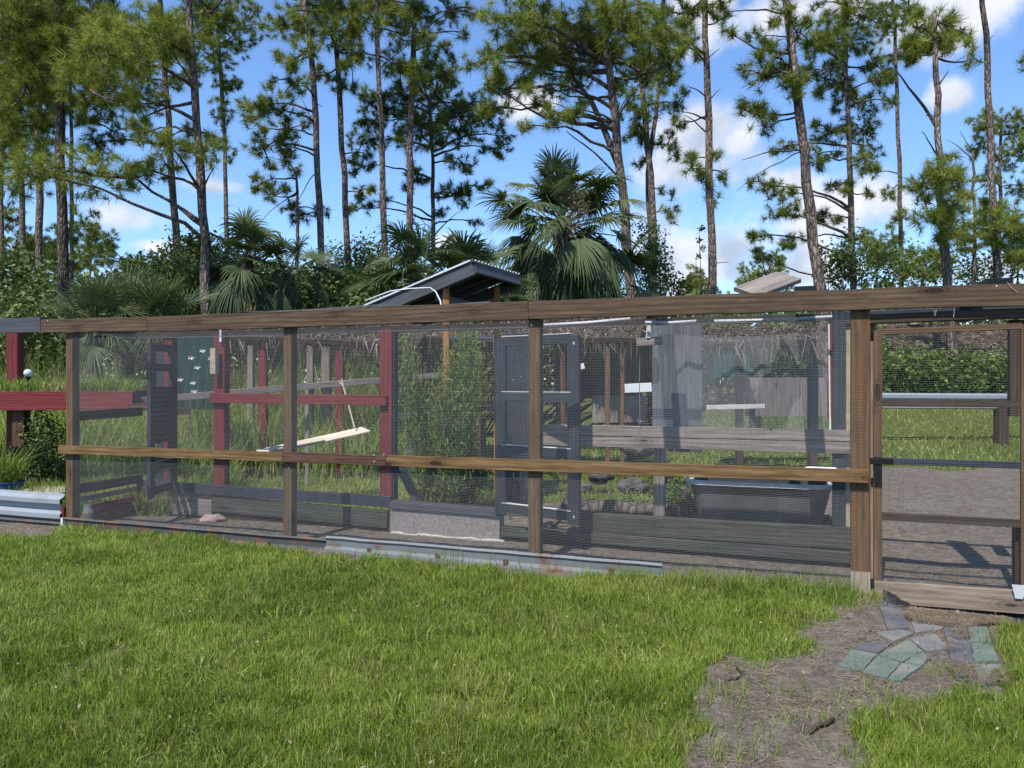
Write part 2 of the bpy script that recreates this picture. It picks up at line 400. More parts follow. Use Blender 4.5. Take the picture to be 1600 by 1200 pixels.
def bark(name, a, b, c_):
    m, nt, p, o = mat_new(name); g = objco(nt, (1, 1, .28))
    v = N(nt, 'ShaderNodeTexVoronoi', feature='DISTANCE_TO_EDGE'); v.inputs['Scale'].default_value = 13; L(nt, g, v.inputs['Vector'])
    n = noise(nt, g, 5, 6)
    c = ramp(nt, n, [a, b, c_], [.3, .5, .72])
    c = mixc(nt, mth(nt, 'MULTIPLY', v.outputs['Distance'], 7, True), tuple(k*.35 for k in a), c)
    L(nt, c, p.inputs['Base Color']); p.inputs['Roughness'].default_value = .95
    bump(nt, p, mth(nt, 'MULTIPLY', v.outputs['Distance'], 3, True), 1.0, .03); return m
M['bark'] = bark('pine_bark', (.09,.068,.058), (.19,.145,.122), (.31,.25,.215))
M['barkdark'] = bark('dark_pine_bark', (.055,.044,.036), (.115,.09,.075), (.20,.16,.135))
M['twig'] = simple('dark_twigs', (.05,.038,.03), .9, 0, .3, 5, 0)
M['palmtrunk'] = bark('palm_trunk', (.06,.045,.035), (.12,.095,.075), (.2,.16,.13))

# ground materials: bare / grass mask stored on the vertices
def ground_mat():
    m, nt, p, o = mat_new('ground_surface'); tcc = N(nt, 'ShaderNodeTexCoord'); g = tcc.outputs['Object']
    d = ramp(nt, noise(nt, g, 9, 9, .7), [(.050,.040,.031), (.118,.098,.079), (.21,.18,.148)], [.3, .5, .72])
    d = mixc(nt, mth(nt, 'MULTIPLY', mth(nt, 'SUBTRACT', noise(nt, g, 1.3, 5), .5, True), 4, True), d, (.155,.134,.112))
    d = mixc(nt, mth(nt, 'MULTIPLY', mth(nt, 'SUBTRACT', noise(nt, g, 70, 3, .6), .56, True), 6, True), d, (.26,.215,.175))
    d = mixc(nt, mth(nt, 'MULTIPLY', mth(nt, 'SUBTRACT', .42, noise(nt, g, 45, 3, .6), True), 7, True), d, (.045,.035,.03))
    s = ramp(nt, noise(nt, g, 14, 8, .65), [(.035,.043,.012), (.075,.09,.024), (.13,.125,.055)], [.3, .52, .75])
    at = N(nt, 'ShaderNodeAttribute', attribute_name='tint')
    f = mth(nt, 'ADD', at.outputs['Fac'], mth(nt, 'MULTIPLY', mth(nt, 'SUBTRACT', noise(nt, g, 16, 6), .5), .9))
    mr = N(nt, 'ShaderNodeMapRange'); L(nt, f, mr.inputs[0]); mr.inputs[1].default_value = .35; mr.inputs[2].default_value = .65
    L(nt, mixc(nt, mr.outputs[0], s, d), p.inputs['Base Color']); p.inputs['Roughness'].default_value = 1; p.inputs['Specular IOR Level'].default_value = .1
    bump(nt, p, noise(nt, g, 28, 8, .7), 1.0, .018)
    return m
M['ground'] = ground_mat()

# ------------------------------------------------------------------ ground
PB = [(1040,1240),(1062,1165),(1110,1090),(1105,1040),(1150,1028),(1215,1040),(1262,1020),(1262,990),(1305,962),(1362,936),(1372,915),(1700,935),(1700,975),(1558,985),(1575,1050),(1600,1100),
      (1500,1078),(1440,1095),(1385,1085),(1362,1120),(1350,1160),(1352,1240)]
PB = [tuple(G(*p))[:2] for p in PB]
runpoly = [tuple(F(S(85), 0, 0))[:2], tuple(F(4.9, 0, 0))[:2], tuple(F(4.9, 1.0, 0))[:2], tuple(F(S(85), 1.0, 0))[:2]]
backdirt = [tuple(G(1345,900))[:2], tuple(G(1700,960))[:2], (9, 13.0), tuple(G(1620,722))[:2], tuple(G(1480,738))[:2], tuple(G(1385,722))[:2], tuple(G(1345,735))[:2], (2.2, 9.5), (-.2, 9.8), (-.2, 7.6)]
leftdirt = [tuple(G(-200,842))[:2], tuple(G(60,842))[:2], tuple(G(112,826))[:2], tuple(G(108,800))[:2], tuple(G(-200,800))[:2]]
gatedip = [tuple(G(1385,975))[:2], tuple(G(1700,985))[:2], tuple(F(5.5, .1, 0))[:2], tuple(F(S(1372), .1, 0))[:2]]
def bare(x, y):
    b = ipp(x, y, PB) | ipp(x, y, runpoly) | ipp(x, y, backdirt) | ipp(x, y, leftdirt)
    # worn strip along the foot of the rails
    s = (x*.9388 - (y-6.375)*.3445); off = (x*.3445 + (y-6.375)*.9388)
    strip = (off > -.27 - .16*(vnoise(x, y, .5)-.3)) & (off < 0) & (s > S(380)) & (s < S(930))
    strip |= (off > -.06) & (off < 0) & (s > S(100)) & (s < S(1035))
    return b | strip
def bmask(x, y):
    r = np.zeros(x.shape)
    for dx, dy in ((0,0),(.08,0),(-.08,0),(0,.08),(0,-.08)): r += bare(x+dx+.22*(vnoise(x, y, .22, 1)-.5), y+dy+.2*(vnoise(x, y, .17, 2)-.5))
    r = r/5
    patch = np.clip((vnoise(x, y, .55, 3)*.6 + vnoise(x, y, .17, 2)*.4 - .80)*5, 0, .5)     # thin spots in the lawn
    return np.maximum(r, patch)
def gz(x, y):
    z = (vnoise(x, y, .9, 0)-.5)*.03 + (vnoise(x, y, .23, 1)-.5)*.012
    dist = np.clip(1-np.abs((x*.3445+(y-6.375)*.9388)+.06)/.28, 0, 1)
    s = x*.9388-(y-6.375)*.3445
    z = z - .11*dist*np.clip((s-S(1385))/.2, 0, 1)
    return z*np.clip((40-y)/20, 0, 1)
mb = MB()
xs = np.arange(-9, 9.01, .06); ys = np.arange(1.2, 17, .06)
X, Y = np.meshgrid(xs, ys); n0, n1_ = X.shape
Z = gz(X, Y)
edge = np.minimum.reduce([X+9, 9-X, Y-1.2, 17-Y]); Z = np.where(edge < .3, Z*edge/.3 + (-.0)*(1-edge/.3), Z)
i = np.arange(n0-1)[:, None]*n1_ + np.arange(n1_-1)[None]
q = np.stack([i, i+1, i+1+n1_, i+n1_], -1).reshape(-1, 4)
mb.add(np.stack([X, Y, Z], -1).reshape(-1, 3), q, None, bmask(X, Y).ravel())
tag(mb.build('ground', M['ground'], origin=(0, 0, 0), smooth=True), kind='structure')
mb = MB()      # the land all around, in a ring about the fine sheet
a_, b_, c_, d_ = -8.9, 8.9, 1.3, 16.9; E = 700
ring = [(-E,-E,0),(E,-E,0),(E,E,0),(-E,E,0),(a_,c_,-.006),(b_,c_,-.006),(b_,d_,-.006),(a_,d_,-.006)]
mb.add(ring, [(0,1,5,4),(1,2,6,5),(2,3,7,6),(3,0,4,7)], None, 0.0)
tag(mb.build('field', M['ground'], origin=(0, 0, 0)), kind='structure')

# ------------------------------------------------------------------ timber front of the aviary
TOP1, TOP0 = 2.172, 2.03
fence = empty('aviary_wall', F(0, 0, 0), 'long front wall of the aviary, brown posts and rails with fine wire mesh', 'fence')
def fpost(px, w, z0, z1, mat, parent, off=.048, d=.09, name='post'):
    s = S(px, off-d/2); return board(name, F(s, off, z0), F(s, off, z1), d, w, mat, parent, up=FD)
for px, w, mt in ((108, .09, 'post'), (449, .09, 'post'), (834.5, .10, 'post'), (1344.5, .125, 'postr')):
    p = fpost(px, w, (-.12), TOP0+.06, M[mt], fence)
# pale unstained foot of the right post: a wrap 2 mm proud
s_ = S(1344.5)
board('post_foot', F(s_, .048, -.1), F(s_, .048, .165), .094, .129, wood('stained_pale_post_foot', (.10,.07,.045), (.27,.215,.15), (.42,.36,.28), knots=False), fence, up=FD)
def frail(px0, px1, za, zb, h, mat, name, off=-.0235, t=.036, dz=0):
    a = FP(px0, off, za-h/2); b = FP(px1, off, zb-h/2); return board(name, a, b, t, h, mat, fence, seg=14, warp=.004)
frail(66, 231, 2.185, 2.172, .143, M['rail'], 'top_rail')
frail(231.6, 826, 2.172, 2.180, .15, M['rail'], 'top_rail')
frail(826.8, 1760, 2.180, 2.168, .148, M['rail'], 'top_rail', off=-.0255)
frail(93, 443, .856, .87, .09, M['midrail'], 'middle_rail')
frail(443.6, 604, .870, .874, .092, M['redrail'], 'middle_rail')
frail(604.6, 1357, .878, .895, .096, M['midrail'], 'middle_rail', off=-.025)

def wire_mesh(s0, s1, z0, z1, off, name, parent, mat, pitch=.0127, r=.0006, wav=.016, seg_h=.16, seg_v=.3, k=0):
    mb = MB()
    def wob(s, z):
        d = np.minimum.reduce([np.abs(s-S(p)) for p in (108, 449, 834.5, 1344.5, 1371, 1600)])
        f = np.clip((d-.08)/.35, 0, 1)*np.clip(np.minimum(np.abs(z-.87), np.abs(2.03-z))/.25-.2, 0, 1)
        return off + (.001 + wav*f)*(vnoise(s+10, z+10, .45, k)-.5)*2
    ns = int((s1-s0)/pitch); nv = max(2, int((z1-z0)/seg_v)+1)
    zs = np.linspace(z0, z1, nv)
    th = np.array([0, 2.094, 4.189])
    def prism(P, A, B):   # P (n,m,3) strands
        n, m = P.shape[:2]
        v = P[:, :, None, :] + r*(A*np.cos(th)[:, None] + B*np.sin(th)[:, None])[None, None]
        b = (np.arange(n)[:, None, None]*m + np.arange(m-1)[None, :, None])*3; j = np.arange(3)[None, None]; kk = (j+1) % 3
        q = np.stack([b+j, b+kk, b+3+kk, b+3+j], -1).reshape(-1, 4)
        mb.add(v.reshape(-1, 3), q)
    fo, fd, fn = np.array(FO), np.array(FD), np.array(FN); up = np.array((0, 0, 1.0))
    sv = s0 + np.arange(ns+1)*pitch
    SS, ZZ = np.meshgrid(sv, zs, indexing='ij')
    SS2 = SS + .0015*(vnoise(SS*3, ZZ*3, .5, 2)-.5)
    P = fo + fd*SS2[..., None] + fn*wob(SS, ZZ)[..., None] + up*ZZ[..., None]; prism(P, fd, fn)
    hz = np.arange(z0, z1, pitch); sh = np.linspace(s0, s1, max(2, int((s1-s0)/seg_h)+1))
    ZZ, SS = np.meshgrid(hz, sh, indexing='ij')
    P = fo + fd*SS[..., None] + fn*(wob(SS, ZZ)+r*1.8)[..., None] + up*(ZZ + .004*(vnoise(SS, ZZ*0+3, .9, 1)-.5))[..., None]; prism(P, up, fn)
    o = mb.build(name, mat, parent); o['kind'] = 'stuff'; return o
wire_mesh(S(112), S(1357), .0, 2.04, -.002, 'wire_mesh', fence, M['wire'])
# netting roof over the run and loose strip lapped over the top rail
roofnet = empty('roof_netting', F(0, .5, 2.1), 'wire netting stretched flat over the narrow run, seen edge on under the top rail', 'netting')
def flat_net(s0, s1, o0, o1, z, parent, mat, pitch, r, name='wire_mesh', sag=.03):
    mb = MB(); fo, fd, fn = np.array(FO), np.array(FD), np.array(FN)
    def zz(s, o): return z - sag*math.sin(math.pi*(o-o0)/(o1-o0))*(.6+.8*vnoise(s+9, o, .8, 1))
    for s in np.arange(s0, s1, pitch):
        mb.tube([fo+fd*s+fn*o+np.array((0, 0, zz(s, o))) for o in np.linspace(o0, o1, 4)], r, 3, False)
    for o in np.arange(o0, o1, pitch):
        mb.tube([fo+fd*s+fn*o+np.array((0, 0, zz(s, o))) for s in np.arange(s0, s1, .4)], r, 3, False)
    ob = mb.build(name, mat, parent); ob['kind'] = 'stuff'
flat_net(S(130), S(1300), .02, .95, 2.035, roofnet, M['wire'], .05, .0007)
lap = empty('loose_netting', FP(600, 0, 2.17), 'pale strip of loose wire netting lapped over the top rail below the tin roof', 'netting')
mb = MB(); fo, fd, fn = np.array(FO), np.array(FD), np.array(FN)
def lapp(s, t):    # t across the strip
    e = min(1, max(0, (s-S(372))/.9)) * min(1, max(0, (S(775)-s)/.35))
    return fo+fd*s+fn*(-.048+t*.3*e) + np.array((0, 0, 2.183 + .022*e*math.sin(t*5+s*4) - .05*e*max(0, .15-t)/.15*(1 if s > S(690) else .3)))
s0_, s1_ = S(372), S(775)
for s in np.arange(s0_, s1_, .0127): mb.tube([lapp(s, t) for t in np.linspace(0, 1, 4)], .0008, 3, False)
for t in np.linspace(0, 1, 20): mb.tube([lapp(s, t) for s in np.arange(s0_, s1_, .05)], .0008, 3, False)
o = mb.build('wire_mesh', M['wire'], lap); o['kind'] = 'stuff'
# nail heads and joist ends as parts
def nails(pts, parent, r=.006):
    for p in pts:
        mb = MB(); mb.tube([p - FN*.004, p + FN*.004], r, 8); mb.build('nail', M['nail'], parent)
nails([FZ(75, 501, -.043), FZ(584, 711, -.044), FZ(585, 721, -.044), FZ(600, 710, -.044), FZ(831, 508, -.001), FZ(452, 731, -.002), FZ(1557, 447, -.046)], fence)
for px, w, h in ((1006, .14, .03), (1258, .15, .035), (1560, .16, .035)):
    s = S(px); board('joist', F(s, -.03, 2.175+h/2), F(s, .98, 2.175+h/2), w, h, M['black'], fence, up=(0, 0, 1))
# loose grey plank poking over the top
a = FZ(1165, 458, .25); b = FZ(1232, 433, .55)
pl = empty('grey_plank', a, 'weathered grey plank poking up above the top rail right of centre', 'plank')
board('plank', a, b, .26, .035, M['greywood'], pl, up=(.1, -.35, 1))

# ------------------------------------------------------------------ steel guardrail pieces
def extrude_profile(name, prof, a, b, mat, parent, n=10, jit=.003):
    """prof: list of (out, up) points; closed thin sheet extruded from a to b; 'out' is towards the camera side"""
    a = Vector(a); b = Vector(b); t = (b-a).normalized(); up = Vector((0, 0, 1)); out = t.cross(up).normalized()
    mb = MB(); rows = []
    th = .004
    pr = prof + [(p[0]-th, p[1]+.0005) for p in reversed(prof)]
    k = len(pr)
    for i in range(n+1):
        c = a.lerp(b, i/n) + Vector((0, 0, random.uniform(-jit, jit) if 0 < i < n else 0))
        rows += [tuple(c + out*p[0] + up*p[1]) for p in pr]
    q = [(i*k+j, i*k+(j+1) % k, (i+1)*k+(j+1) % k, (i+1)*k+j) for i in range(n) for j in range(k)]
    m_ = len(prof)
    for e in (0, n):
        for j in range(m_-1): q.append((e*k+j, e*k+j+1, e*k+k-2-j, e*k+k-1-j))
    mb.add(rows, q); return mb.build(name, mat, parent)
wbeam = [(0, .30), (.012, .31), (.02, .285), (.075, .255), (.075, .21), (.012, .175), (.012, .135), (.075, .10), (.075, .055), (.02, .02), (0, 0)]
lside = FP(-160, 0, 0)
g1 = empty('guardrail', FP(0, -.03, 0), 'bright galvanised guardrail beam standing on edge at the far left, left of the first post', 'guardrail')
extrude_profile('beam', wbeam, FP(-300, .02, .03), FP(103, .02, .03), M['galvclean'], g1)
extrude_profile('lower_flange', [(0, .08), (.03, .06), (.005, .03), (.0, 0)], FP(-300, -.03, -.03), FP(101, -.03, -.03), M['galvdull'], g1)
rd = empty('red_block', FP(100, -.02, .12), 'small red painted wood block between the guardrail end and the first post', 'block')
board('block', FP(100, .0, .06), FP(100, .0, .2), .05, .05, M['red'], rd, up=FD)
lip = [(0, .105), (.018, .115), (.03, .10), (.012, .085), (.012, .03), (.04, .012), (.05, 0)]
g2 = empty('steel_edging', FP(300, -.08, 0), 'dull grey steel edging strip along the foot of the two left bays', 'edging')
extrude_profile('strip', lip, FP(101, -.07, .0), FP(512, -.07, -.005), M['galvdull'], g2, 14)
board('end_cap', FP(98, -.08, .0), FP(98, -.08, .105), .03, .03, M['white'], g2, up=FD)
g3 = empty('steel_edging', FP(760, -.12, 0), 'lighter galvanised edging strip with rust marks, ending right of centre', 'edging')
extrude_profile('strip', [(0, .125), (.012, .135), (.03, .12), (.016, .1), (.014, .05), (.05, .03), (.055, 0)], FP(511, -.11, .01), FP(1035, -.10, .0), M['galv'], g3, 16)
for k, px in enumerate((160, 245, 323, 420)):
    board('bracket', FP(px, -.125, .0), FP(px, -.125, .05), .018, .035, M['brownboard'], g2, up=FD)
for k, px in enumerate((577, 683, 790, 955)):
    board('rust_bracket', FP(px, -.15, .01), FP(px, -.15, .075), .012, .04, M['redrail'], g3, up=FD)

# far corral guardrail
far = empty('corral_rail', (6.5, 15.6, 0), 'two galvanised rails on brown posts far behind the gate, in front of the hedge', 'railing')
a = W(1300, 619, 15.6); b = W(1900, 622, 15.9)
extrude_profile('rail', [(0, .13), (.03, .1), (.03, .03), (0, 0)], a-Vector((0, 0, .06)), b-Vector((0, 0, .06)), M['galvclean'], far)
extrude_profile('rail', [(0, .07), (.03, .05), (.03, .02), (0, 0)], W(1300, 638, 15.6), W(1900, 641, 15.9), M['galvclean'], far)
for px in (1180, 1564, 1830):
    p = W(px, 620, 15.75); board('post', (p.x, p.y, -.05), (p.x, p.y, 1.18), .2, .2, M['brownboard'], far, up=(1, 0, 0))

# ------------------------------------------------------------------ gate at the right
gate = empty('gate', F(S(1370), 0, 0), 'wire mesh gate in a narrow timber frame with black latch at the right', 'gate')
gs0, gs1 = S(1366), S(1597)+.0
def gv(px, w, z0, z1, mat, off=.02, d=.036, name='stile'):
    s = S(px, off); return board(name, F(s, off, z0), F(s, off, z1), d, w, mat, gate, up=FD)
def gh(px0, px1, z, h, mat, off=.021, d=.034, name='bar', dz=0):
    return board(name, FP(px0, off, z), FP(px1, off, z+dz), d, h, mat, gate)
gv(1371.5, .055, .115, 1.875, M['post'])
gv(1602, .055, .115, 1.90, M['post'])
gh(1378, 1596, 1.868, .04, M['post'], dz=.02)
gh(1378, 1596, 1.365, .045, M['brownboard'])
gh(1378, 1596, .955, .045, M['navy'])
gh(1378, 1596, .565, .055, M['brownboard'])
# the latch
lp = F(S(1371), -.03, .957)
board('latch', FP(1360, -.02, .957), FP(1396, -.02, .957), .02, .045, M['black'], gate)
board('latch_bar', FP(1372, -.016, .80), FP(1372, -.016, .985), .012, .05, M['black'], gate, up=FD)
wire_mesh(S(1366)+.01, S(1602), .11, 1.90, -.002, 'wire_mesh', gate, M['wiredark'], r=.0006, k=2, pitch=.0160)
frame = empty('timber_doorway', F(S(1480), .05, 0), 'timber header and sill boards around the gate opening, heavy weathered sill at the bottom', 'doorway')
board('header', FP(1353, .05, 1.96), FP(1760, .05, 1.985), .09, .065, M['brownboard'], frame)
a = FZ(1366, 924, -.03); b = FZ(1640, 944, -.03)
board('sill', a, b, .045, .148, M['brownsill'], frame, warp=.003)
board('jamb', FP(1359, .10, .1), FP(1359, .10, 1.93), .03, .07, M['greywood'], frame, up=FD)
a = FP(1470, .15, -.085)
bs = empty('shadow_gap_sheet', a, 'black plastic sheet under the gate sill, spread forward to paint the shadow gap black', 'sheet')
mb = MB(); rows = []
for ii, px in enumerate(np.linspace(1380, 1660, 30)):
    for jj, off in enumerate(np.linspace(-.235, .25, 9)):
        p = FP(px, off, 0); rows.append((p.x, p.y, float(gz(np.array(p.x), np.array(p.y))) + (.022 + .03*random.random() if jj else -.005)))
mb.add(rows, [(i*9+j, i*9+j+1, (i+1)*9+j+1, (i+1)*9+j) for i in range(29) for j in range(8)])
mb.build('sheet', M['blackplastic'], bs)  # plastic sheet whose black also paints the shadow in the gap below the sill
# brown corner post foot and white tile at the right edge
cp = empty('stub_post', FP(1594, .05, 0), 'short brown stub post behind the gate at the right edge of the frame', 'post')
board('post', FP(1594, .12, .0), FP(1594, .12, .56), .09, .08, M['brownboard'], cp, up=FD)
ta = FZ(1588, 912, -.075)
tile = empty('white_tile', ta, 'small white tapered plastic piece standing against the gate sill', 'plastic')
mb = MB(); zt, zb = .05, -.045
fr = [F(S(1588)+dx, -.065-.02*(z > 0), .125+z) for dx, z in ((-.045, zt), (.045, zt), (.022, zb), (-.022, zb))]
bk = [p + FN*.005 for p in fr]
mb.add([tuple(p) for p in fr+bk], [(0,1,2,3),(7,6,5,4),(0,4,5,1),(1,5,6,2),(2,6,7,3),(3,7,4,0)]); mb.build('tile', M['white'], tile)

# ------------------------------------------------------------------ back wall of the run
BK = .935
back = empty('aviary_back_wall', F(0, BK, 0), 'back wall of the run, low boards and timbers with red posts at the left', 'wall')
def bpost(px, w, z0, z1, mat, off=BK, d=.09, name='post', par=None):
    s = S(px, off-d/2); return board(name, F(s, off, z0), F(s, off, z1), d, w, mat, par or back, up=FD)
def bh(px0, px1, za, zb, h, mat, off=BK-.06, t=.035, name='board', par=None):
    return board(name, FP(px0, off, za), FP(px1, off, zb), t, h, mat, par or back)
bpost(342, .145, .38, 2.06, M['red'], name='red_post'); bpost(602.5, .135, .36, 2.06, M['red'], name='red_post')
bpost(262, .12, .3, 2.1, M['red'], off=BK+.06, name='red_post')
board('dark_post', FP(615, BK+.02, 0), FP(615, BK+.02, 2.05), .08, .06, M['navy'], back, up=FD)
bh(329, 604, 1.345, 1.335, .105, M['red'], off=BK-.075, name='red_rail')
bh(216, 612, .335, .31, .11, M['navy'], name='sill_board', t=.05)
bh(216, 332, .15, .16, .27, M['greywood'], off=BK-.03)
bh(332, 606, .175, .13, .18, M['greenwood'], off=BK-.05)
bh(332, 612, .04, .02, .08, M['brownboard'], off=BK-.02)
# stucco kerb
a = FP(613, BK-.02, 0); b = FP(785, BK-.02, 0)
kb = empty('stucco_kerb', a, 'low rough grey stucco block wall with a dark cap board, behind the green shrub bay', 'wall')
board('block', FP(614, BK-.02, .12), FP(784, BK-.02, .10), .12, .26, M['concrete'], kb, warp=.006)
board('cap_board', FP(614, BK-.035, .288), FP(784, BK-.035, .268), .14, .07, M['fascia'], kb)
board('mortar', FP(612, BK-.10, .0), FP(788, BK-.10, -.005), .05, .035, M['concretelight'], kb, warp=.01, seg=14)
# heavy grey timbers at right
bh(905, 1352, 1.025, 1.025, .0, M['greywood']) if False else None
bh(848, 1345, 1.075, 1.075, .095, M['greywood'], off=BK-.06, name='beam')
bh(848, 1345, .975, .975, .095, M['greywood'], off=BK-.055, name='beam')
bh(905, 1345, .225, .235, .17, M['greenwood'], off=BK-.03, t=.09, name='timber')
bh(785, 1345, .10, .085, .09, M['greenwood'], off=BK-.07, t=.09, name='timber')
bh(785, 1345, .02, .0, .06, M['darkboard'], off=BK-.04, t=.09, name='timber')
bpost(1030, .10, -.02, .98, M['greywood'], off=BK+.12, name='grey_post')
bpost(1311, .10, 0, 2.1, M['navy'], name='blue_post'); bpost(1326, .06, 0, 2.02, M['beige'], off=BK+.05, name='beige_post')
bpost(1297, .035, 1.2, 2.0, M['red'], off=BK+.03, name='red_strip')
bh(1302, 1760, 2.045, 2.06, .105, M['navy'], off=BK-.01, name='top_beam')
bh(216, 1302, 2.06, 2.055, .06, M['brownboard'], off=BK+.01, name='top_beam')
board('stub', FP(1505, BK-.05, 1.99), FP(1505, BK-.05, 2.10), .03, .1, M['black'], back, up=FD)
bpost(1590, .10, 1.25, 2.0, M['brownboard'], off=1.0, name='hanging_post')
# beige block + white tube on the first red post
hb = empty('bird_box', FP(336, BK-.1, 1.75), 'beige wooden block fixed to the left red post', 'box')
board('block', FZ(335, 584, BK-.12), FZ(335, 544, BK-.12), .06, .075, M['beige'], hb, up=FD)
wt = empty('white_tube', FZ(344, 525, BK-.07), 'short white plastic tube at the top of the left red post', 'tube')
board('tube', FZ(345, 534, BK-.07), FZ(345, 515, BK-.07), .02, .028, M['white'], wt, up=FD)
# end wall at the left
endw = empty('end_wall', FP(108, 0, 0), 'left end wall of the run, dark brown rails above stacked red boards', 'wall')
e0, e1 = S(108)+.02, S(108)+.02
def eh(z0, z1, h, mat, name='rail', oa=.10, ob=BK, t=.035, ds=0.0):
    return board(name, F(e0+ds, oa, z0), F(e1+ds, ob, z1), t, h, mat, endw)
eh(1.16, 1.18, .10, M['brownboard']); eh(.385, .40, .10, M['brownboard'])
eh(.16, .17, .12, M['red'], 'red_board', ds=.1, t=.05); eh(.045, .045, .10, M['redrail'], 'red_board', ds=.115, t=.05)
eh(.27, .29, .05, M['greywood'], 'tray_edge', ds=.0)
bx = empty('glass_jar', F(e0+.12, .06, 0), 'dusty glass jar on the ground inside the first post', 'jar')
mb = MB(); c = F(e0+.10, .13, 0)
mb.tube([c+Vector((0,0,z)) for z in (.01,.03,.13,.17,.19,.22)], [.05,.06,.06,.045,.04,.04], 14); mb.build('jar', M['galv'], bx)
st = empty('stone', F(S(330, .7), .72, .03), 'pinkish stone lying on the run floor near the left red post', 'stone')
def rock(c, r, mat, parent=None, name='stone', sq=(1, .8, .6)):
    bm = bmesh.new(); bmesh.ops.create_icosphere(bm, subdivisions=3, radius=1)
    off = random.uniform(0, 50)
    for v in bm.verts:
        n = float(vnoise(v.co.x*1.5+off, v.co.y*1.5+v.co.z+off, .6, 1)) ; k = .75+.5*n
        v.co = Vector((v.co.x*r*sq[0]*k, v.co.y*r*sq[1]*k, v.co.z*r*sq[2]*k))
    me = bpy.data.meshes.new(name); bm.to_mesh(me); bm.free(); me.materials.append(mat)
    o = bpy.data.objects.new(name, me); C.objects.link(o); o.location = c; return attach(o, parent)
rock(F(S(330, .7), .72, .03), .1, M['pinkrock'], st, sq=(1.5, 1, .55))

# mesh doors standing open into the run
def door(name, hinge, free, z0, z1, label, rails, ws=.12):
    hinge = Vector(hinge); free = Vector(free); d = (free-hinge).normalized()
    e = empty(name, hinge, label, 'door')
    zv = lambda p, z: Vector((p.x, p.y, z))
    n = Vector((-d.y, d.x, 0))
    board('stile', zv(hinge, z0), zv(hinge, z1), .04, ws*1.0, M['navy'], e, up=d)
    board('stile', zv(free, z0), zv(free, z1), .04, ws, M['navy'], e, up=d)
    for z in rails:
        board('rail', zv(hinge+d*ws/2, z), zv(free-d*ws/2, z), .04, .085, M['navy'], e)
    return e, d
h = FP(783, BK-.12, 0); fpt = Vector((.548, 6.78, 0))
dr, dd = door('mesh_door', h, fpt, .27, 1.93, 'slate painted mesh door standing open into the run behind the third post', (1.90, 1.38, .88, .33))
hh_, ff_ = Vector(h), Vector(fpt)
for z in (1.90, 1.38, .88, .33):      # pale capping on top of the rails
    a_ = hh_ + dd*.02; b_ = ff_ - dd*.02
    board('pale_capping', (a_.x, a_.y, z+.047), (b_.x, b_.y, z+.047), .046, .008, M['tubrim'], dr)
nails([Vector((fpt.x, fpt.y-.022, z)) for z in (1.86, .33)], dr, .014)
fl = Vector((-3.82, 8.13, 0)); hl = FP(268, BK-.05, 0)
dl, dld = door('mesh_door', hl, fl, .29, 1.93, 'slate painted mesh door standing open at the left end of the run', (1.90, 1.68, 1.43, .9, .62, .36), ws=.13)
a_ = hl.lerp(fl, .5); board('solid_panel', (a_.x, a_.y, .93), (a_.x, a_.y, 1.41), .015, (hl-fl).length-.16, M['navy'], dl, up=(hl-fl).normalized())
board('post', FP(260, BK+.09, 0), FP(260, BK+.09, 1.95), .1, .19, M['navy'], dl, up=FD)

# ------------------------------------------------------------------ tub, half log, rocks behind the back wall
tubp = FP(1190, 1.45, 0)
tb = empty('trough', tubp, 'large dark grey feed trough with pale rim and tapered sides behind the low timbers', 'trough')
def tubmesh():
    mb = MB(); ca = F(S(1187, 1.45), 1.45, 0)
    zt = CAMH-150/FPX*ca.y; zb = zt-.60
    def ring(hx, hy, z, r=.1, n=5):
        out = []
        for cx_, cy_, a0 in ((hx-r, hy-r, 0), (-hx+r, hy-r, 90), (-hx+r, -hy+r, 180), (hx-r, -hy+r, 270)):
            for k in range(n): a = R(a0+90*k/(n-1)); out.append(tuple(ca + FD*(cx_+r*math.cos(a)) + FN*(cy_+r*math.sin(a)) + Vector((0, 0, z))))
        return out
    rings = [ring(.46, .26, zb), ring(.60, .33, zt-.03), ring(.60, .33, zt), ring(.57, .30, zt), ring(.44, .24, zb+.03)]
    v = sum(rings, []); n = 20
    q = [(i*n+j, i*n+(j+1) % n, (i+1)*n+(j+1) % n, (i+1)*n+j) for i in range(4) for j in range(n)]
    v.append(tuple(ca+Vector((0, 0, zb)))); v.append(tuple(ca+Vector((0, 0, zb+.03)))); m = len(v)
    t = [(m-2, (j+1) % n, j) for j in range(n)] + [(m-1, 4*n+j, 4*n+(j+1) % n) for j in range(n)]
    mb.add(v, q, t); mb.build('basin', M['tub'], tb)
    mb = MB(); rr = [ring(.645, .375, zt-.02, .12), ring(.645, .375, zt+.012, .12), ring(.575, .305, zt+.012, .09), ring(.605, .335, zt-.02)]
    v = sum(rr, []); q = [(i*n+j, i*n+(j+1) % n, ((i+1) % 4)*n+(j+1) % n, ((i+1) % 4)*n+j) for i in range(4) for j in range(n)]
    mb.add(v, q); mb.build('rim', M['tubrim'], tb)
    for sgn in (-1, 1):
        board('foot', ca+FD*.35*sgn+FN*-.2, ca+FD*.35*sgn+FN*-.2+Vector((0, 0, zb)), .12, .12, M['tub'], tb, up=FD)
tubmesh()
lg = empty('half_log', FP(1000, 1.4, 0), 'dark rotting log lying behind the low timbers left of the trough', 'log')
mb = MB(); pts = [FP(px, 1.55, .24+.015*math.sin(px)) for px in np.linspace(880, 1120, 12)]
mb.tube(pts, [.1+.012*math.sin(k*2.1) for k in range(12)], 12); mb.build('log', M['barkdark'], lg, smooth=True)
